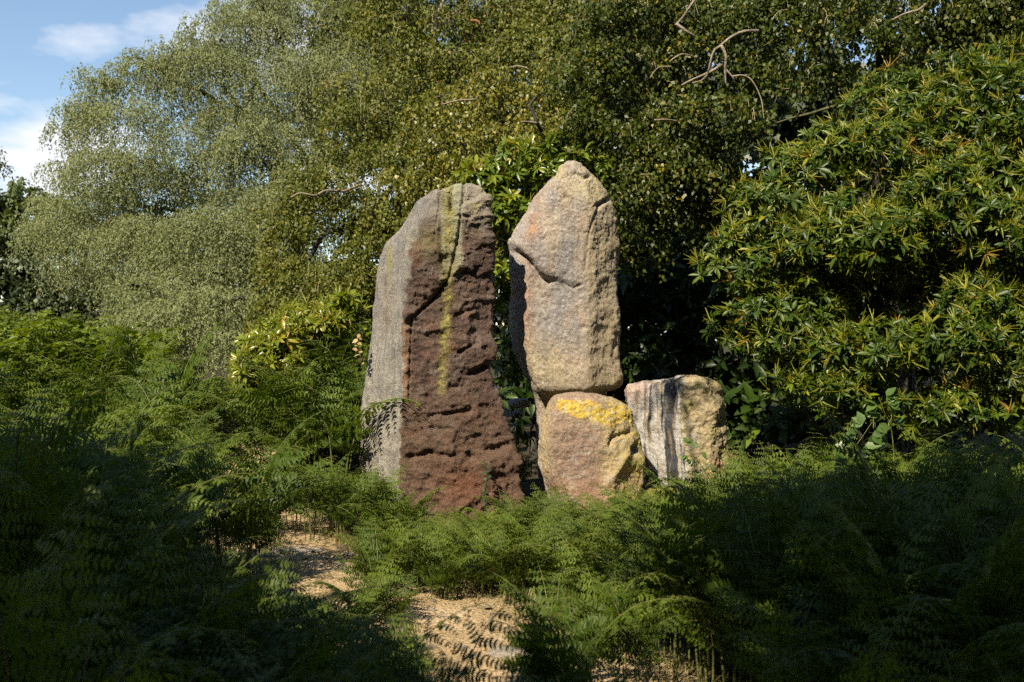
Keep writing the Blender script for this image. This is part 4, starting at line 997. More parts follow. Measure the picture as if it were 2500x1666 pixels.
rhodo('rhododendron', 'bright green rhododendron crown between the tops of the two tall stones', [
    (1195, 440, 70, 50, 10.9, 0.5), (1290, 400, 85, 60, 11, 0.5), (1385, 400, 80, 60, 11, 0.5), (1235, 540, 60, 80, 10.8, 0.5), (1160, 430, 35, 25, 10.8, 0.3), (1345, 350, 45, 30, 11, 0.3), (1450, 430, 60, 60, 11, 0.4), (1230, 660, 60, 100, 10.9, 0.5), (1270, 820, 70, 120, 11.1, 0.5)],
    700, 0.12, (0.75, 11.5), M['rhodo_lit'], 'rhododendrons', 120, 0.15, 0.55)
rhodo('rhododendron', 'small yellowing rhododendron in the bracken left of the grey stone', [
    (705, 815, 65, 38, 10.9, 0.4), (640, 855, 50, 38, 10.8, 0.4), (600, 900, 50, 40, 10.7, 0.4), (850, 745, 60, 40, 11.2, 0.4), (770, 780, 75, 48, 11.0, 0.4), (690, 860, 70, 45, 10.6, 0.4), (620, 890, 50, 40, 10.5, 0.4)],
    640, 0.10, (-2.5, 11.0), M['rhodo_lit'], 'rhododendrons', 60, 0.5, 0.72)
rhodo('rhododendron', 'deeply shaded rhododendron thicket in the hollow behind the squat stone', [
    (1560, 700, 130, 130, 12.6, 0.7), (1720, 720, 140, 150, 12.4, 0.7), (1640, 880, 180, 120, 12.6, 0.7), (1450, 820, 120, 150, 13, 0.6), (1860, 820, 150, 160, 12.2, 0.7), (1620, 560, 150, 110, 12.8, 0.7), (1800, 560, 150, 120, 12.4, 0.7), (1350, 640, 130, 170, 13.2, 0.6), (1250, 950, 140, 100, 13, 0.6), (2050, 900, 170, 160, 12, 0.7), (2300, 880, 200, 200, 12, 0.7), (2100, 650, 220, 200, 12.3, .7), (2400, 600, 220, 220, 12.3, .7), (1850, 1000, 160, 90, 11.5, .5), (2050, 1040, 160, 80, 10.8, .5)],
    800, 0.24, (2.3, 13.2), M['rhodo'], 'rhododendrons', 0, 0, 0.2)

# ------------------------------------------------------------------ shade trees behind the camera
def shade_lobes(targets, t, r):
    """crown clumps lying on the sun's line above the ground they shade"""
    out = []
    for (x, y, z) in targets:
        tt = t + rng.uniform(-1.5, 1.5)
        out.append(np.array([x, y, z]) + TO_SUN * tt)
    return out, r
def shade_tree(name, label, foot, centres, r, nleaf, leaf, mat):
    org = np.array([foot[0], foot[1], float(terr(*foot))])
    t = empty(name, org, label, 'tree', 'trees behind the viewer')
    P = []
    for c in centres:
        D = rdir(nleaf); P.append(c + D * np.array([r, r, r * 0.75]) * rng.random((nleaf, 1)) ** 0.4)
    P = np.concatenate(P); n = len(P)
    Mx = frames(rdir(n), rdir(n) * 0.5 + TO_SUN * 0.8)
    V, F = scatter(BIRCH_V, BIRCH_F, Mx, P, np.full(n, leaf)[:, None] * np.array([[0.75, 1, 1]]) * rng.uniform(0.6, 1.3, (n, 1)))
    obj('crown', make_mesh('crown', V - org, F, mat, {'tint': np.repeat(np.clip(rng.normal(0.5, 0.2, n), 0, 1), 4)}), t, kind='stuff')
    C = np.array(centres); top = C.mean(0)
    tk = smooth_path([org - [0, 0, .2], org * 0.6 + top * 0.4, top], 16)
    V, F = tube(tk, np.linspace(0.26, 0.09, 16), 10)
    obj('trunk', make_mesh('trunk', V - org, F, M['bark_dark'], smooth=True), t)
    for c in centres[::2]:
        limb(t, [tk[8], (tk[11] + c) / 2 + np.array([0, 0, .3]), c], 0.08, 0.02, M['bark_dark'], org)
tg_l, tg_c, tg_r = [], [], []
for x in np.arange(-7.5, 7.6, 1.0):
    ymax = float(np.interp(x, [-7.5, -3.6, -2.7, -1.6, -0.6, -0.35, 0.75, 1.0, 1.6, 7.5], [7.0, 7.0, 6.7, 5.2, 4.1, 3.6, 3.6, 5.0, 6.4, 7.4]))
    for y in np.arange(-0.5, ymax, 1.15):
        (tg_l if x < -2.6 else tg_r if x > 2.6 else tg_c).append((x + rng.uniform(-.3, .3), y, 0.7))
for nm_, lab, ft, tg in (('oak_tree', 'broad oak behind the viewer shading the left foreground bracken', (-9.5, -3.5), tg_l),
                         ('oak_tree', 'broad oak behind the viewer shading the path entrance', (-3.5, -6.5), tg_c),
                         ('oak_tree', 'broad oak behind the viewer shading the right foreground bracken', (3.5, -5.0), tg_r)):
    cs, r = shade_lobes(tg, 9.5, 0.9)
    for (x, y, z) in tg:                                  # low boughs added above the field of view to block sky light
        for t_ in np.arange(4.0, 8.0, 0.3):
            c = np.array([x, y, z]) + TO_SUN * t_
            if c[2] > EYE + 0.36 * max(c[1], 0) + 1.05: cs.append(c); break
    shade_tree(nm_, lab, ft, cs, r, 230, 0.22, M['dark_leaf'])
# unseen oaks added at the sides and behind to block sky light
for q, (x, y, h_) in enumerate([(8.5, 2.0, 9.0), (9.5, 7.0, 10.0), (7.0, -3.0, 10.0), (-11.5, 4.5, 9.0), (-10.5, -1.0, 10.0), (0.5, -9.0, 12.0), (-6, -9.5, 12)]):
    cs = [np.array([x, y, 0]) + np.array([rng.normal(0, 1.3), rng.normal(0, 1.3), rng.uniform(1.5, h_)]) for _ in range(16)]
    shade_tree('oak_tree', 'unseen oak added to block sky light, %s' % ['right of the path', 'beyond the right edge', 'behind on the right', 'beyond the left edge', 'behind on the left', 'straight behind', 'far behind on the left'][q], (x, y), cs, 1.5, 300, 0.29, M['dark_leaf'])
# a thin overhanging limb that dapples the squat stone
dap, _ = shade_lobes([W(1590, 950, 9.75), W(1650, 925, 9.5), W(1735, 915, 9.5), W(1785, 950, 9.6), W(1640, 960, 9.55)], 7.5, 0.3)
org = np.array([-4.5, -3.0, float(terr(-4.5, -3.0))])
bt = empty('birch_tree', org, 'birch behind the viewer whose long limb dapples the squat stone', 'tree', 'trees behind the viewer')
P = np.concatenate([c + rdir(34) * np.array([0.30, 0.30, 0.2]) * rng.random((34, 1)) ** 0.5 for c in dap]); n = len(P)
V, F = scatter(BIRCH_V, BIRCH_F, frames(rdir(n), rdir(n) + TO_SUN), P, np.full(n, 0.07))
obj('crown', make_mesh('crown', V - org, F, M['birch_green'], {'tint': np.full(len(V), 0.5)}), bt, kind='stuff')
limb(bt, [org, (-4.2, -2.6, 5.0), (-3.4, -1.0, 7.6), (-2.2, 2.0, 7.4), dap[1] + np.array([0, 0, 0.1])], 0.14, 0.012, M['bark_dark'], org, 'trunk', 8, 40)

# ------------------------------------------------------------------ bracken
def frond_mesh(seed, stipe=0.5, blade=0.78, lean=0.25, arch=1.45, pairs=10, width=0.37, fine=1.0):
    """one bracken frond about 1 m tall: bare stalk, then a twice-cut triangular blade that arches over (towards +Y)"""
    r = np.random.default_rng(seed)
    n = 40
    s = np.linspace(0, 1, n)
    tot = stipe + blade
    fb = np.clip((s * tot - stipe) / blade, 0, 1)
    ang = R(90) - lean * s - arch * fb ** 1.15
    ds = tot / (n - 1)
    y = np.concatenate([[0], np.cumsum(np.cos(ang[:-1]) * ds)]); z = np.concatenate([[0], np.cumsum(np.sin(ang[:-1]) * ds)])
    x = 0.05 * np.sin(s * 3 + r.random() * 6) * s
    P = np.stack([x, y, z], -1)
    Tn = unit(np.gradient(P, axis=0))
    mb = MB()
    V, F = tube(P, np.linspace(0.0075, 0.0016, n), 5); mb.add(V, F, 0.5, 1)
    X = np.array([1.0, 0, 0])
    pin_pos, pin_ax, pin_nm, pin_L, pin_W, pin_t = [], [], [], [], [], []
    for q in range(pairs):
        f = (q + 0.3) / pairs
        t = f ** 0.92
        i = (stipe + blade * t) / tot * (n - 1)
        p = np.array([np.interp(i, np.arange(n), P[:, a]) for a in range(3)])
        tg = unit(np.array([np.interp(i, np.arange(n), Tn[:, a]) for a in range(3)]))
        up = np.cross(X, tg); up = up if up[2] > -0.2 else up
        Lp = width * (1 - t) ** 0.95 * (0.62 + 0.38 * sstep(0, 0.2, np.array(t))) * r.uniform(0.85, 1.1) + 0.02
        for sd in (-1, 1):
            droop = r.uniform(0.0, 0.5)
            side = unit(sd * X * 1.0 + 0.07 * r.normal(size=3) + tg * r.uniform(0.28, 0.65) + np.array([0, 0, -0.15]) * r.random())
            m = 9
            u = np.linspace(0, 1, m)
            Q = p + side * (u * Lp)[:, None] + tg * (0.10 * Lp * u ** 2)[:, None] - np.array([0, 0, 1.0]) * (droop * Lp * u ** 2)[:, None]
            if Lp > 0.06:
                V, F = tube(Q, np.linspace(0.0026, 0.0008, m), 3); mb.add(V, F, 0.5, 1)
            npn = max(3, int(Lp / 0.023 * fine))
            for w in range(npn):
                g = min(0.99, max(0.01, (w + 0.5 + r.uniform(-0.2, 0.2)) / npn))
                qp = np.array([np.interp(g, u, Q[:, a]) for a in range(3)])
                qt = unit(np.array([np.interp(g, u, np.gradient(Q[:, a])) for a in range(3)]))
                nmv = unit(np.cross(qt, tg) * (-sd) + 0.13 * r.normal(size=3))
                if nmv @ up < 0: nmv = -nmv
                lp = (0.19 * Lp + 0.006) * (1 - g) ** 0.75 * r.uniform(0.72, 1.15) + 0.007
                lp = min(lp, 0.058)
                for s2 in (-1, 1):
                    side2 = unit(np.cross(nmv, qt) * s2 + qt * r.uniform(0.35, 0.55) + 0.07 * r.normal(size=3) - nmv * r.uniform(0, 0.3))
                    pin_pos.append(qp); pin_ax.append(side2); pin_nm.append(nmv); pin_L.append(lp); pin_W.append(min(lp * 0.46, 0.018) / fine); pin_t.append(t * 0.25 + g * 0.15)
    TV = np.array([[0, 0, 0], [0.5, 0.12, 0.02], [0.42, 0.6, 0.03], [0, 1, -0.08], [-0.42, 0.6, 0.03], [-0.5, 0.12, 0.02]])
    TF = [np.array([[0, 1, 2, 3], [0, 3, 4, 5]])]
    if fine < 0.5: TV = TV[[0, 1, 3, 5]] * np.array([1, 1.0, 1]); TV[1, 1] = TV[3, 1] = 0.35; TF = [np.array([[0, 1, 2, 3]])]
    pin_L = np.array(pin_L)
    V, F = scatter(TV, TF, frames(np.array(pin_ax), np.array(pin_nm)), np.array(pin_pos), np.stack([np.array(pin_W), pin_L, pin_L], -1))
    tint = 0.34 + np.array(pin_t) + r.normal(0, 0.06, len(pin_L))
    mb.add(V, F, np.repeat(np.clip(tint + 0.05 * r.normal(size=len(tint)), 0, 1), len(TV)), 0)
    return mb, tot
FR = []
for q, kw in enumerate([dict(lean=0.15, arch=1.35), dict(lean=0.3, arch=1.55, width=0.42), dict(lean=0.2, arch=1.1, blade=0.85), dict(lean=0.35, arch=1.75, stipe=0.42), dict(lean=0.1, arch=1.0, stipe=0.6, blade=0.75), dict(lean=0.5, arch=1.35, stipe=0.35, blade=0.82, width=0.44)]):
    mb, tot = frond_mesh(100 + q, **kw)
    FR.append(mb.mesh('frond', [M['fern'], M['fern_stalk']]))
FRB = []
M['fern_brown'] = leaf_mat('browned_bracken', [(0, (0.14, 0.08, 0.03)), (1, (0.30, 0.19, 0.07))], 0.3, 0.7, 0.2, (1, 0.9, 0.6))
for me_ in (FR[1], FR[3]):
    m_ = me_.copy(); m_.materials[0] = M['fern_brown']; FRB.append(m_)
FL = []
for q, kw in enumerate([dict(lean=0.5, arch=1.0, stipe=0.16, blade=0.8, width=0.36), dict(lean=0.7, arch=0.9, stipe=0.14, blade=0.78, width=0.38), dict(lean=0.35, arch=1.2, stipe=0.2, blade=0.75, width=0.34), dict(lean=0.8, arch=1.1, stipe=0.2, blade=0.8, width=0.36)]):
    mb, tot = frond_mesh(140 + q, **kw)
    FL.append(mb.mesh('frond', [M['fern'], M['fern_stalk']]))
def fern_proto(seed, low=False):
    r = np.random.default_rng(seed); out = []
    k = int(r.integers(4, 7)); a0 = r.random() * 6.28
    for q in range(k):
        a = a0 + q / k * 6.28 + r.normal(0, 0.3)
        out.append((int(r.integers(0, 4 if low else len(FR))), (0.09 * math.cos(a), 0.09 * math.sin(a), -0.02), a - math.pi / 2 + r.normal(0, 0.2), float(r.normal(0, 0.08)), float(r.uniform(0.72, 1.05))))
    return out
PROTO = [fern_proto(s) for s in range(8)]
PROTO_LOW = [fern_proto(50 + s, True) for s in range(8)]
def place_fern(x, y, h, label, group, rz=None, proto=None):
    low = h < 0.62
    pr = (PROTO_LOW if low else PROTO)[int(rng.integers(0, 8))]
    if low: h = h / 0.66
    e = bpy.data.objects.new('bracken_fern', None); COL.objects.link(e)
    e.location = (x, y, float(terr(x, y))); e.rotation_euler = (0, 0, rng.random() * 6.28 if rz is None else rz)
    e.scale = (h, h, h * rng.uniform(0.92, 1.08)); e.empty_display_size = 0.1
    tag(e, label, 'fern', group)
    for (fi, loc, a, tl, s) in pr:
        f = obj('frond', FRB[fi % 2] if (y > 6.5 and not low and rng.random() < 0.012) else (FL if low else FR)[fi], e); f.location = loc; f.rotation_euler = (tl, 0, a); f.scale = (s, s, s)
    return e
STONES = [(-0.68, 9.6, 0.85), (-0.2, 9.5, 0.5), (0.55, 10.1, 0.6), (0.75, 9.35, 0.5), (1.65, 9.8, 0.6), (1.62, 9.2, 0.25)]
ENV_NEAR = ([-200, 0, 300, 550, 620, 650, 700, 850, 900, 1000, 1150, 1330, 1400, 1450, 1500, 1560, 1700, 1800, 2000, 2600], [1000, 1000, 980, 1080, 1200, 1300, 1430, 1450, 1480, 1480, 1540, 1560, 1450, 1300, 1230, 1190, 1180, 1150, 1150, 1090])
ENV_FAR = ([0, 560, 640, 700, 730, 780, 830, 960, 1000, 1050, 1120, 1200, 1260, 1320, 1360, 1450, 1540, 1600, 1680, 1760, 1850, 2600], [760, 850, 1000, 1250, 1200, 1120, 1090, 1110, 1200, 1265, 1255, 1220, 1140, 1130, 1215, 1225, 1190, 1170, 1140, 1090, 1040, 1000])
WHERE = ['leftmost quarter', 'left middle quarter', 'right middle quarter', 'rightmost quarter']
ENV_BANK = ([-200, 0, 200, 330, 450, 560, 640, 720, 800, 880, 960], [765, 765, 785, 810, 900, 950, 920, 880, 810, 745, 735])
PLACED = []
def zone(n, pxr, dr, hf, label, group, gap=0.3, path=0.55, keep=None):
    made = 0; tries = 0
    while made < n and tries < n * 60:
        tries += 1
        d = math.sqrt(rng.uniform(dr[0] ** 2, dr[1] ** 2)); px = rng.uniform(*pxr)
        x = (px - CX) / FPX * d
        if any(math.hypot(x - a, d - b) < c for a, b, c in STONES): continue
        if path and path_dist(np.array([x]), np.array([d]))[0] < path and not (6.0 < d < 7.4 and px > 860): continue
        if keep is not None and not keep(px, d): continue
        if any(math.hypot(x - a, d - b) < gap for a, b in PLACED): continue
        PLACED.append((x, d)); made += 1
        h = hf(px, d) * rng.uniform(0.85, 1.12)
        if d < 9.2:
            w_ = 0.42 * h * FPX / d if d < 6.5 else 0.15 * h * FPX / d
            e = max(np.interp(q_, *(ENV_NEAR if d < 6.5 else ENV_FAR)) for q_ in (px - w_, px, px + w_))
            h = min(h, (EYE - (e - CY) / FPX * d - float(terr(x, d))) / 0.92 * rng.uniform(0.9, 1.05))
            if h < 0.26: PLACED.pop(); made -= 1; continue
        elif px < 960:
            h = min(1.55, (EYE - (np.interp(px, *ENV_BANK) - CY) / FPX * d - float(terr(x, d))) / 0.92 * rng.uniform(0.85, 1.02))
        fr_ = (px - max(pxr[0], 0)) / (min(pxr[1], 2500) - max(pxr[0], 0))
        w_ = WHERE[min(3, max(0, int(fr_ * 4)))] + (' front' if d < (dr[0] + dr[1]) / 2 else ' back')
        place_fern(x, d, h, '%s, %s row' % (label, w_), group)
    return made
zone(16, (-120, 760), (2.3, 3.6), lambda px, d: 0.95, 'near black bracken clump in the bottom left corner', 'bracken in the bottom left corner', 0.34)
zone(42, (-120, 800), (3.6, 6.4), lambda px, d: 1.22 if px < 500 else 0.95, 'tall shaded bracken clump left of the path', 'shaded bracken left of the path', 0.34, 0.75)
zone(16, (1480, 2620), (2.3, 3.6), lambda px, d: 0.85, 'near black bracken clump in the bottom right corner', 'bracken in the bottom right corner', 0.34)
zone(50, (1430, 2600), (3.6, 6.8), lambda px, d: 0.62 + 0.42 * float(sstep(1500, 1900, np.array(px))), 'shaded bracken clump right of the path', 'shaded bracken right of the path', 0.34)
zone(56, (1700, 2600), (6.8, 9.3), lambda px, d: 0.82, 'half lit bracken clump below the rhododendron', 'bracken below the rhododendron', 0.36)
zone(62, (900, 1660), (6.3, 8.75), lambda px, d: 0.44 if px < 1450 else 0.52, 'low sunlit bracken clump in front of the stones', 'sunlit bracken before the stones', 0.22, 0.62, lambda px, d: True)
zone(9, (790, 960), (8.2, 9.1), lambda px, d: 0.66, 'sunlit bracken clump at the foot of the grey flank', 'bracken at the foot of the grey flank', 0.25, 0.62)
zone(26, (560, 815), (9.6, 11.6), lambda px, d: 1.12, 'tall sunlit bracken clump on the bank left of the stones', 'bracken on the bank beside the stones', 0.34, 0.3)
zone(44, (-60, 640), (6.4, 11.5), lambda px, d: 1.15, 'sunlit bracken clump on the left bank', 'bracken on the left bank', 0.45, 0.6)
zone(8, (1225, 1330), (9.3, 10.6), lambda px, d: 0.62, 'small bracken clump in the gap between the stones', 'bracken in the gap between the stones', 0.22, 0, lambda px, d: True)
for (px, d, h, rz, lab) in [(905, 3.55, 0.80, 2.6, 'dark bracken clump silhouetted against the sunlit path'), (640, 4.3, 0.80, 0.4, 'bracken with fronds reaching over the lit path bend'),
                            (1345, 3.9, 0.66, 4.0, 'dark bracken clump right beside the lit path'),
                            (1690, 4.9, 1.02, 3.3, 'tall pale stemmed bracken in front of the lichen block'),
                            (470, 1.95, 0.92, 2.0, 'blurred close bracken clump at the bottom left'), (2200, 2.0, 0.86, 0.7, 'blurred close bracken clump at the bottom right'), (860, 5.6, 0.42, 2.2, 'shaded bracken clump in front of the path bend'), (890, 5.95, 0.42, 1.7, 'low bracken clump inside the bend of the path'), (960, 6.0, 0.36, 0.3, 'low bracken clump dividing the lit path'), (1070, 6.5, 0.40, 2.3, 'low sunlit bracken clump at the inner rim of the path'), (1440, 6.1, 0.46, 4.4, 'low bracken clump on the right rim of the path'), (1480, 5.7, 0.5, 0.9, 'bracken clump on the dark rim right of the path'), (1560, 6.1, 0.5, 3.9, 'bracken clump below the lichen block on the shade line'), (1180, 6.7, 0.42, 5.5, 'low sunlit bracken clump in the middle before the stones'), (1300, 6.7, 0.42, 2.5, 'low sunlit bracken clump before the lichen block'), (640, 7.2, 0.72, 0.7, 'bracken clump left of the far end of the path'), (585, 6.7, 0.8, 2.0, 'tall bracken clump at the left rim of the path bend'), (660, 8.6, 0.85, 5.1, 'bracken clump closing the far end of the path'), (720, 8.9, 0.7, 1.2, 'bracken clump between the path end and the grey flank'), (838, 8.45, 0.68, 1.0, 'bright bracken clump overlapping the lower left of the grey flank'), (915, 8.35, 0.66, 3.7, 'bright bracken clump before the corner of the grey and brown faces'), (765, 8.5, 0.74, 5.3, 'bright bracken clump left of the grey flank above the path'), (965, 8.1, 0.60, 0.2, 'sunlit bracken clump at the left foot of the brown face'), (1530, 4.6, 0.62, 1.6, 'dark bracken clump over the right end of the sandy ground'), (1610, 5.1, 0.62, 3.1, 'dark bracken clump right of the sandy ground'), (1460, 5.2, 0.46, 0.1, 'low dark bracken clump on the sandy ground'), (1090, 3.3, 0.72, 2.4, 'dark bracken clump with fronds crossing the left of the sandy ground'), (1380, 4.5, 0.55, 5.8, 'small dark bracken clump crossing the right of the sandy ground'), (960, 4.3, 0.62, 1.0, 'dark bracken clump over the left side of the lit path'), (1020, 2.9, 0.72, 4.4, 'dark bracken clump at the bottom edge left of the lit path'), (840, 3.0, 0.80, 0.2, 'dark bracken clump with raised tips before the path bend'), (790, 5.4, 0.40, 5.0, 'low dark bracken clump in front of the path bend'), (1420, 3.1, 0.75, 2.9, 'dark bracken clump at the bottom edge right of the lit path')]:
    place_fern((px - CX) / FPX * d, d, h, lab, 'single bracken clumps along the path', rz)

# far bracken mass on the left bank, one piece
mb = MB(); lows = []
for q in range(3):
    a, _ = frond_mesh(300 + q, pairs=8, fine=0.22, width=0.36, arch=1.3 + 0.2 * q, lean=0.25); lows.append(a)
for q in range(320):
    d = rng.uniform(10.5, 17); px = rng.uniform(-150, 900)
    x = (px - CX) / FPX * d
    if d < 11.6 and px > 560: continue
    lo = lows[q % 3]; a = rng.random() * 6.28; s = float(np.clip((EYE - (np.interp(px, *ENV_BANK) - CY) / FPX * d - float(terr(x, d))) / 0.95 * rng.uniform(0.8, 1.04), 0.4, 1.7))
    Mz = np.array([[math.cos(a), -math.sin(a), 0], [math.sin(a), math.cos(a), 0], [0, 0, 1]]) * s
    Vl = np.concatenate(lo.V) @ Mz.T + np.array([x, d, float(terr(x, d))])
    At = np.clip(np.concatenate(lo.A) + 0.10 + rng.normal(0, 0.12), 0, 1)
    off = mb.n; mb.V.append(Vl); mb.A.append(At); mb.n += len(Vl)
    for key, fs in lo.F.items(): mb.F.setdefault(key, []).extend([f + off for f in fs])
M['fern_far_lit'] = leaf_mat('far_bracken_leaf_sunlit', [(0, (0.045, 0.08, 0.006)), (0.5, (0.105, 0.165, 0.010)), (1, (0.20, 0.25, 0.014))], 0.36, 0.5, 0.25, (1.25, 1.2, 0.4))  # brighter copy of the bracken leaf, so the bank reads as sunlit
bm_ = obj('bracken_undergrowth', mb.mesh('bracken_undergrowth', [M['fern_far_lit'], M['fern_stalk']]))
tag(bm_, 'mass of sunlit bracken covering the far left bank', 'bracken', None, 'stuff')

# ------------------------------------------------------------------ grass and litter along the path
n = 17000
ti = rng.integers(0, 89, n); off = rng.normal(0, 0.75, n)
P = PATH[ti] + S[ti] * off[:, None] + rng.normal(0, 0.05, (n, 3)); P[:, 2] = terr(P[:, 0], P[:, 1])
edge = np.abs(off)
keep = rng.random(n) < np.where(edge > 0.45, 1.0, 0.45); P = P[keep]; edge = edge[keep]; n = len(P)
h = np.where(edge > 0.5, rng.gamma(2.0, 0.022, n) + 0.015, rng.uniform(0.01, 0.04, n)) * (0.6 + 0.8 * (fbm(P * 3, 2) > -0.1))
bend = rng.normal(0, 0.7, (n, 3)); bend[:, 2] = 0
sd = unit(rng.normal(size=(n, 3)) * np.array([1, 1, 0])) * 0.0028
mid = P + np.array([0, 0, 1.0]) * (0.6 * h)[:, None] + bend * (0.25 * h)[:, None]
tip = P + np.array([0, 0, 1.0]) * (0.9 * h)[:, None] + bend * (0.9 * h)[:, None]
V = np.stack([P - sd, P + sd, mid + sd * 0.7, mid - sd * 0.7, tip], 1).reshape(-1, 3)
b = np.arange(n) * 5
tv = np.clip(np.where(edge > 0.7, rng.normal(0.3, 0.25, n), rng.normal(0.72, 0.2, n)), 0, 1)
gr = obj('grass', make_mesh('grass', V, [np.stack([b, b + 1, b + 2, b + 3], -1), np.stack([b + 3, b + 2, b + 4], -1)], M['grass'], {'tint': np.repeat(tv, 5)}))
tag(gr, 'short dry grass and straw along the trodden path', 'grass', None, 'stuff')

n = 650
ti = rng.integers(0, 89, n)
P = PATH[ti] + S[ti] * rng.normal(0, 0.45, (n, 1)) + rng.normal(0, 0.05, (n, 3)); P[:, 2] = terr(P[:, 0], P[:, 1]) + 0.022
V, F = scatter(BIRCH_V, BIRCH_F, frames(rdir(n) * np.array([1, 1, 0.15]), np.array([0, 0, 1.0]) + 0.35 * rdir(n)), P, rng.gamma(2.0, 0.009, n) + 0.008)
M['litter'] = leaf_mat('leaf_litter', [(0, (0.07, 0.045, 0.022)), (0.6, (0.20, 0.12, 0.05)), (1, (0.42, 0.33, 0.18))], 0.1, 0.8, 0.2)
lt = obj('leaf_litter', make_mesh('leaf_litter', V, F, M['litter'], {'tint': np.repeat(rng.random(n), 4)}))
tag(lt, 'scattered dead leaves and bits of bark on the path', 'leaf litter', None, 'stuff')

n = 420
ti = rng.integers(0, 89, n)
P = PATH[ti] + S[ti] * rng.normal(0, 0.4, (n, 1)) + rng.normal(0, 0.05, (n, 3)); P[:, 2] = terr(P[:, 0], P[:, 1]) + 0.012
OCT = np.array([[1, 0, 0], [0.4, 0.8, 0.1], [-0.6, 0.7, 0], [-1, -0.1, 0.1], [-0.3, -0.8, 0], [0.6, -0.7, 0.05], [0.3, 0.2, 0.55], [-0.4, -0.1, 0.5]])
OCF = [np.array([[0, 1, 6], [1, 2, 6], [2, 7, 6], [2, 3, 7], [3, 4, 7], [4, 6, 7], [4, 5, 6], [5, 0, 6]])]
V, F = scatter(OCT, OCF, frames(rdir(n) * np.array([1, 1, 0.1]), np.array([[0, 0, 1.0]]).repeat(n, 0)), P, rng.gamma(2.0, 0.006, n) + 0.005)
cp = np.array([0.30, 0.25, 0.18]) * rng.uniform(0.6, 1.25, (n, 1)); 
pb = obj('pebbles', make_mesh('pebbles', V, F, M['stone'], {'col': np.repeat(cp, 8, 0)}))
tag(pb, 'small pebbles lying on the sandy path', 'pebbles', None, 'stuff')

# ------------------------------------------------------------------ brambles, ivy, withered sprig
OV_V = np.array([[0, 0, 0], [0.32, 0.22, 0.03], [0, 0.25, 0], [-0.32, 0.22, 0.03], [0.36, 0.5, 0.03], [0, 0.52, -0.01], [-0.36, 0.5, 0.03], [0, 1, -0.08]])
def leaf_proto(mat, tint): return make_mesh('leaf', OV_V * np.array([0.9, 1, 1]), RL_F, mat, {'tint': np.full(8, tint)})
def place_leaf(parent, me, pos, ax, nm, L, org):
    Mx = frames(np.asarray(ax, float)[None], np.asarray(nm, float)[None])[0]
    o = obj('leaf', me, parent); m4 = Matrix.Identity(4)
    for a in range(3):
        for b_ in range(3): m4[a][b_] = float(Mx[a, b_] * L)
        m4[a][3] = float(pos[a] - org[a])
    o.matrix_local = m4
brm = [leaf_proto(M['bramble'], t_) for t_ in (0.2, 0.6, 0.95)]
def bramble(px, d, pts, label, size=0.075):
    x = (px - CX) / FPX * d; org = np.array([x, d, float(terr(x, d))])
    e = empty('bramble', org, label, 'bramble', 'brambles among the bracken')
    Pw = smooth_path([org] + [W(*q) for q in pts], 24)
    V, F = tube(Pw, np.linspace(0.006, 0.002, 24), 5)
    obj('stem', make_mesh('stem', V - org, F, M['fern_stalk'], smooth=True), e)
    for q in range(8, 24, 2):
        tg = unit(Pw[min(q + 1, 23)] - Pw[q - 1]); sd_ = unit(np.cross(tg, [0, -1, 0.4])) * (1 if q % 4 else -1)
        stalk = Pw[q] + sd_ * 0.05 + np.array([0, -0.02, 0.01])
        for k_ in (-1, 0, 1):
            ax = unit(sd_ + 0.9 * k_ * tg + 0.15 * rng.normal(size=3) + np.array([0, 0, -0.2]))
            place_leaf(e, brm[int(rng.integers(0, 3))], stalk, ax, unit(np.array([-0.3, -0.7, 0.7]) + 0.3 * rng.normal(size=3)), size * rng.uniform(0.8, 1.2), org)
bramble(2070, 7.6, [(2075, 1150, 7.6), (2085, 1100, 7.55), (2110, 1060, 7.5), (2130, 1030, 7.5)], 'bramble with broad pale green leaves below the rhododendron', 0.10)
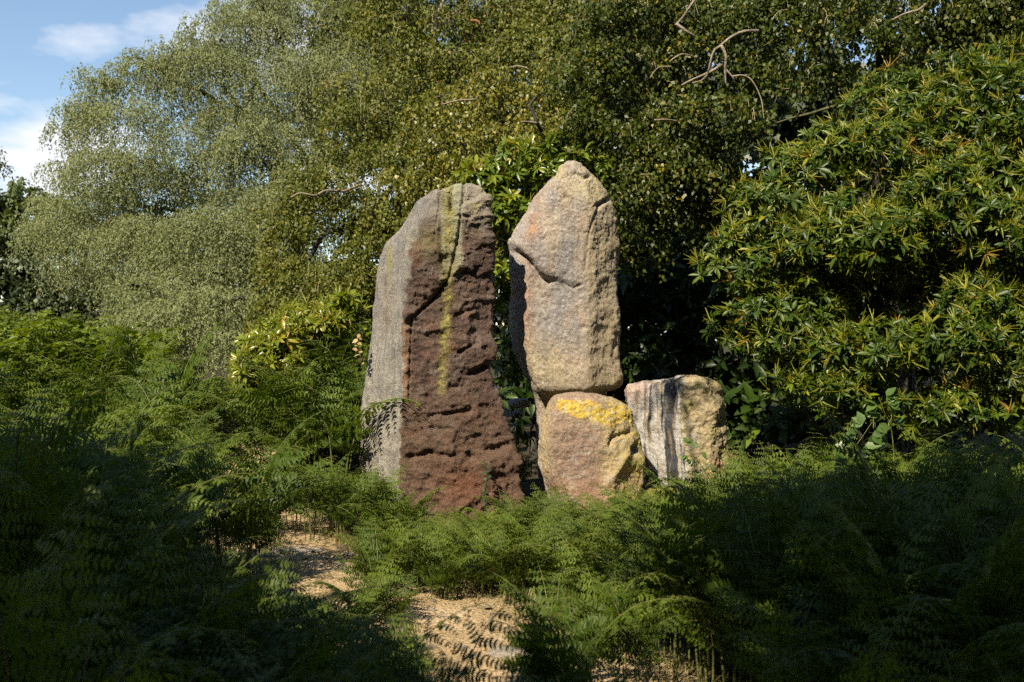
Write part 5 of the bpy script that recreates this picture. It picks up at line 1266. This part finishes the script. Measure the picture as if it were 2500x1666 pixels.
bramble(2190, 7.8, [(2180, 1080, 7.8), (2160, 1010, 7.7), (2145, 970, 7.7)], 'bramble shoot climbing into the dark foot of the rhododendron', 0.09)
bramble(1745, 8.3, [(1740, 1200, 8.3), (1720, 1150, 8.25), (1690, 1110, 8.2), (1665, 1095, 8.2)], 'thin bramble shoot in front of the squat streaked stone', 0.05)
bramble(2420, 6.6, [(2410, 1200, 6.6), (2430, 1130, 6.5), (2460, 1090, 6.5)], 'bramble shoot among bracken near the right edge', 0.08)
e_org = W(1188, 1240, 9.12)
ivy = empty('ivy', e_org, 'thin strand of dark ivy climbing the foot of the brown stone face', 'ivy')
Pw = smooth_path([W(1190, 1250, 9.13), W(1183, 1205, 9.16), W(1190, 1170, 9.18), W(1184, 1128, 9.2)], 20)
V, F = tube(Pw, 0.004, 5); obj('stem', make_mesh('stem', V - e_org, F, M['bark_dark'], smooth=True), ivy)
ivm = [leaf_proto(M['ivy'], t_) for t_ in (0.1, 0.8)]
for q in range(0, 20):
    ax = unit(np.array([(-1) ** q * 0.9, -0.25, -0.4]) + 0.3 * rng.normal(size=3))
    place_leaf(ivy, ivm[q % 2], Pw[q] + np.array([0, -0.015, 0]), ax, unit(np.array([-0.2, -1, 0.5]) + 0.3 * rng.normal(size=3)), rng.uniform(0.035, 0.06), e_org)
e_org = W(884, 905, 9.55)
sp = empty('withered_sprig', e_org, 'withered straw coloured sprig beside the grey flank', 'sprig')
Pw = smooth_path([W(884, 905, 9.55), W(880, 870, 9.5), W(872, 845, 9.5), W(878, 815, 9.48)], 14)
V, F = tube(Pw, 0.004, 5); obj('stem', make_mesh('stem', V - e_org, F, M['dead'], smooth=True), sp)
dm = [leaf_proto(M['dead'], t_) for t_ in (0.3, 0.9)]
for q in range(2, 14):
    place_leaf(sp, dm[q % 2], Pw[q], unit(np.array([(-1) ** q, -0.3, -0.2]) + 0.5 * rng.normal(size=3)), rdir(1)[0] + np.array([0, -0.5, .3]), rng.uniform(0.04, 0.075), e_org)
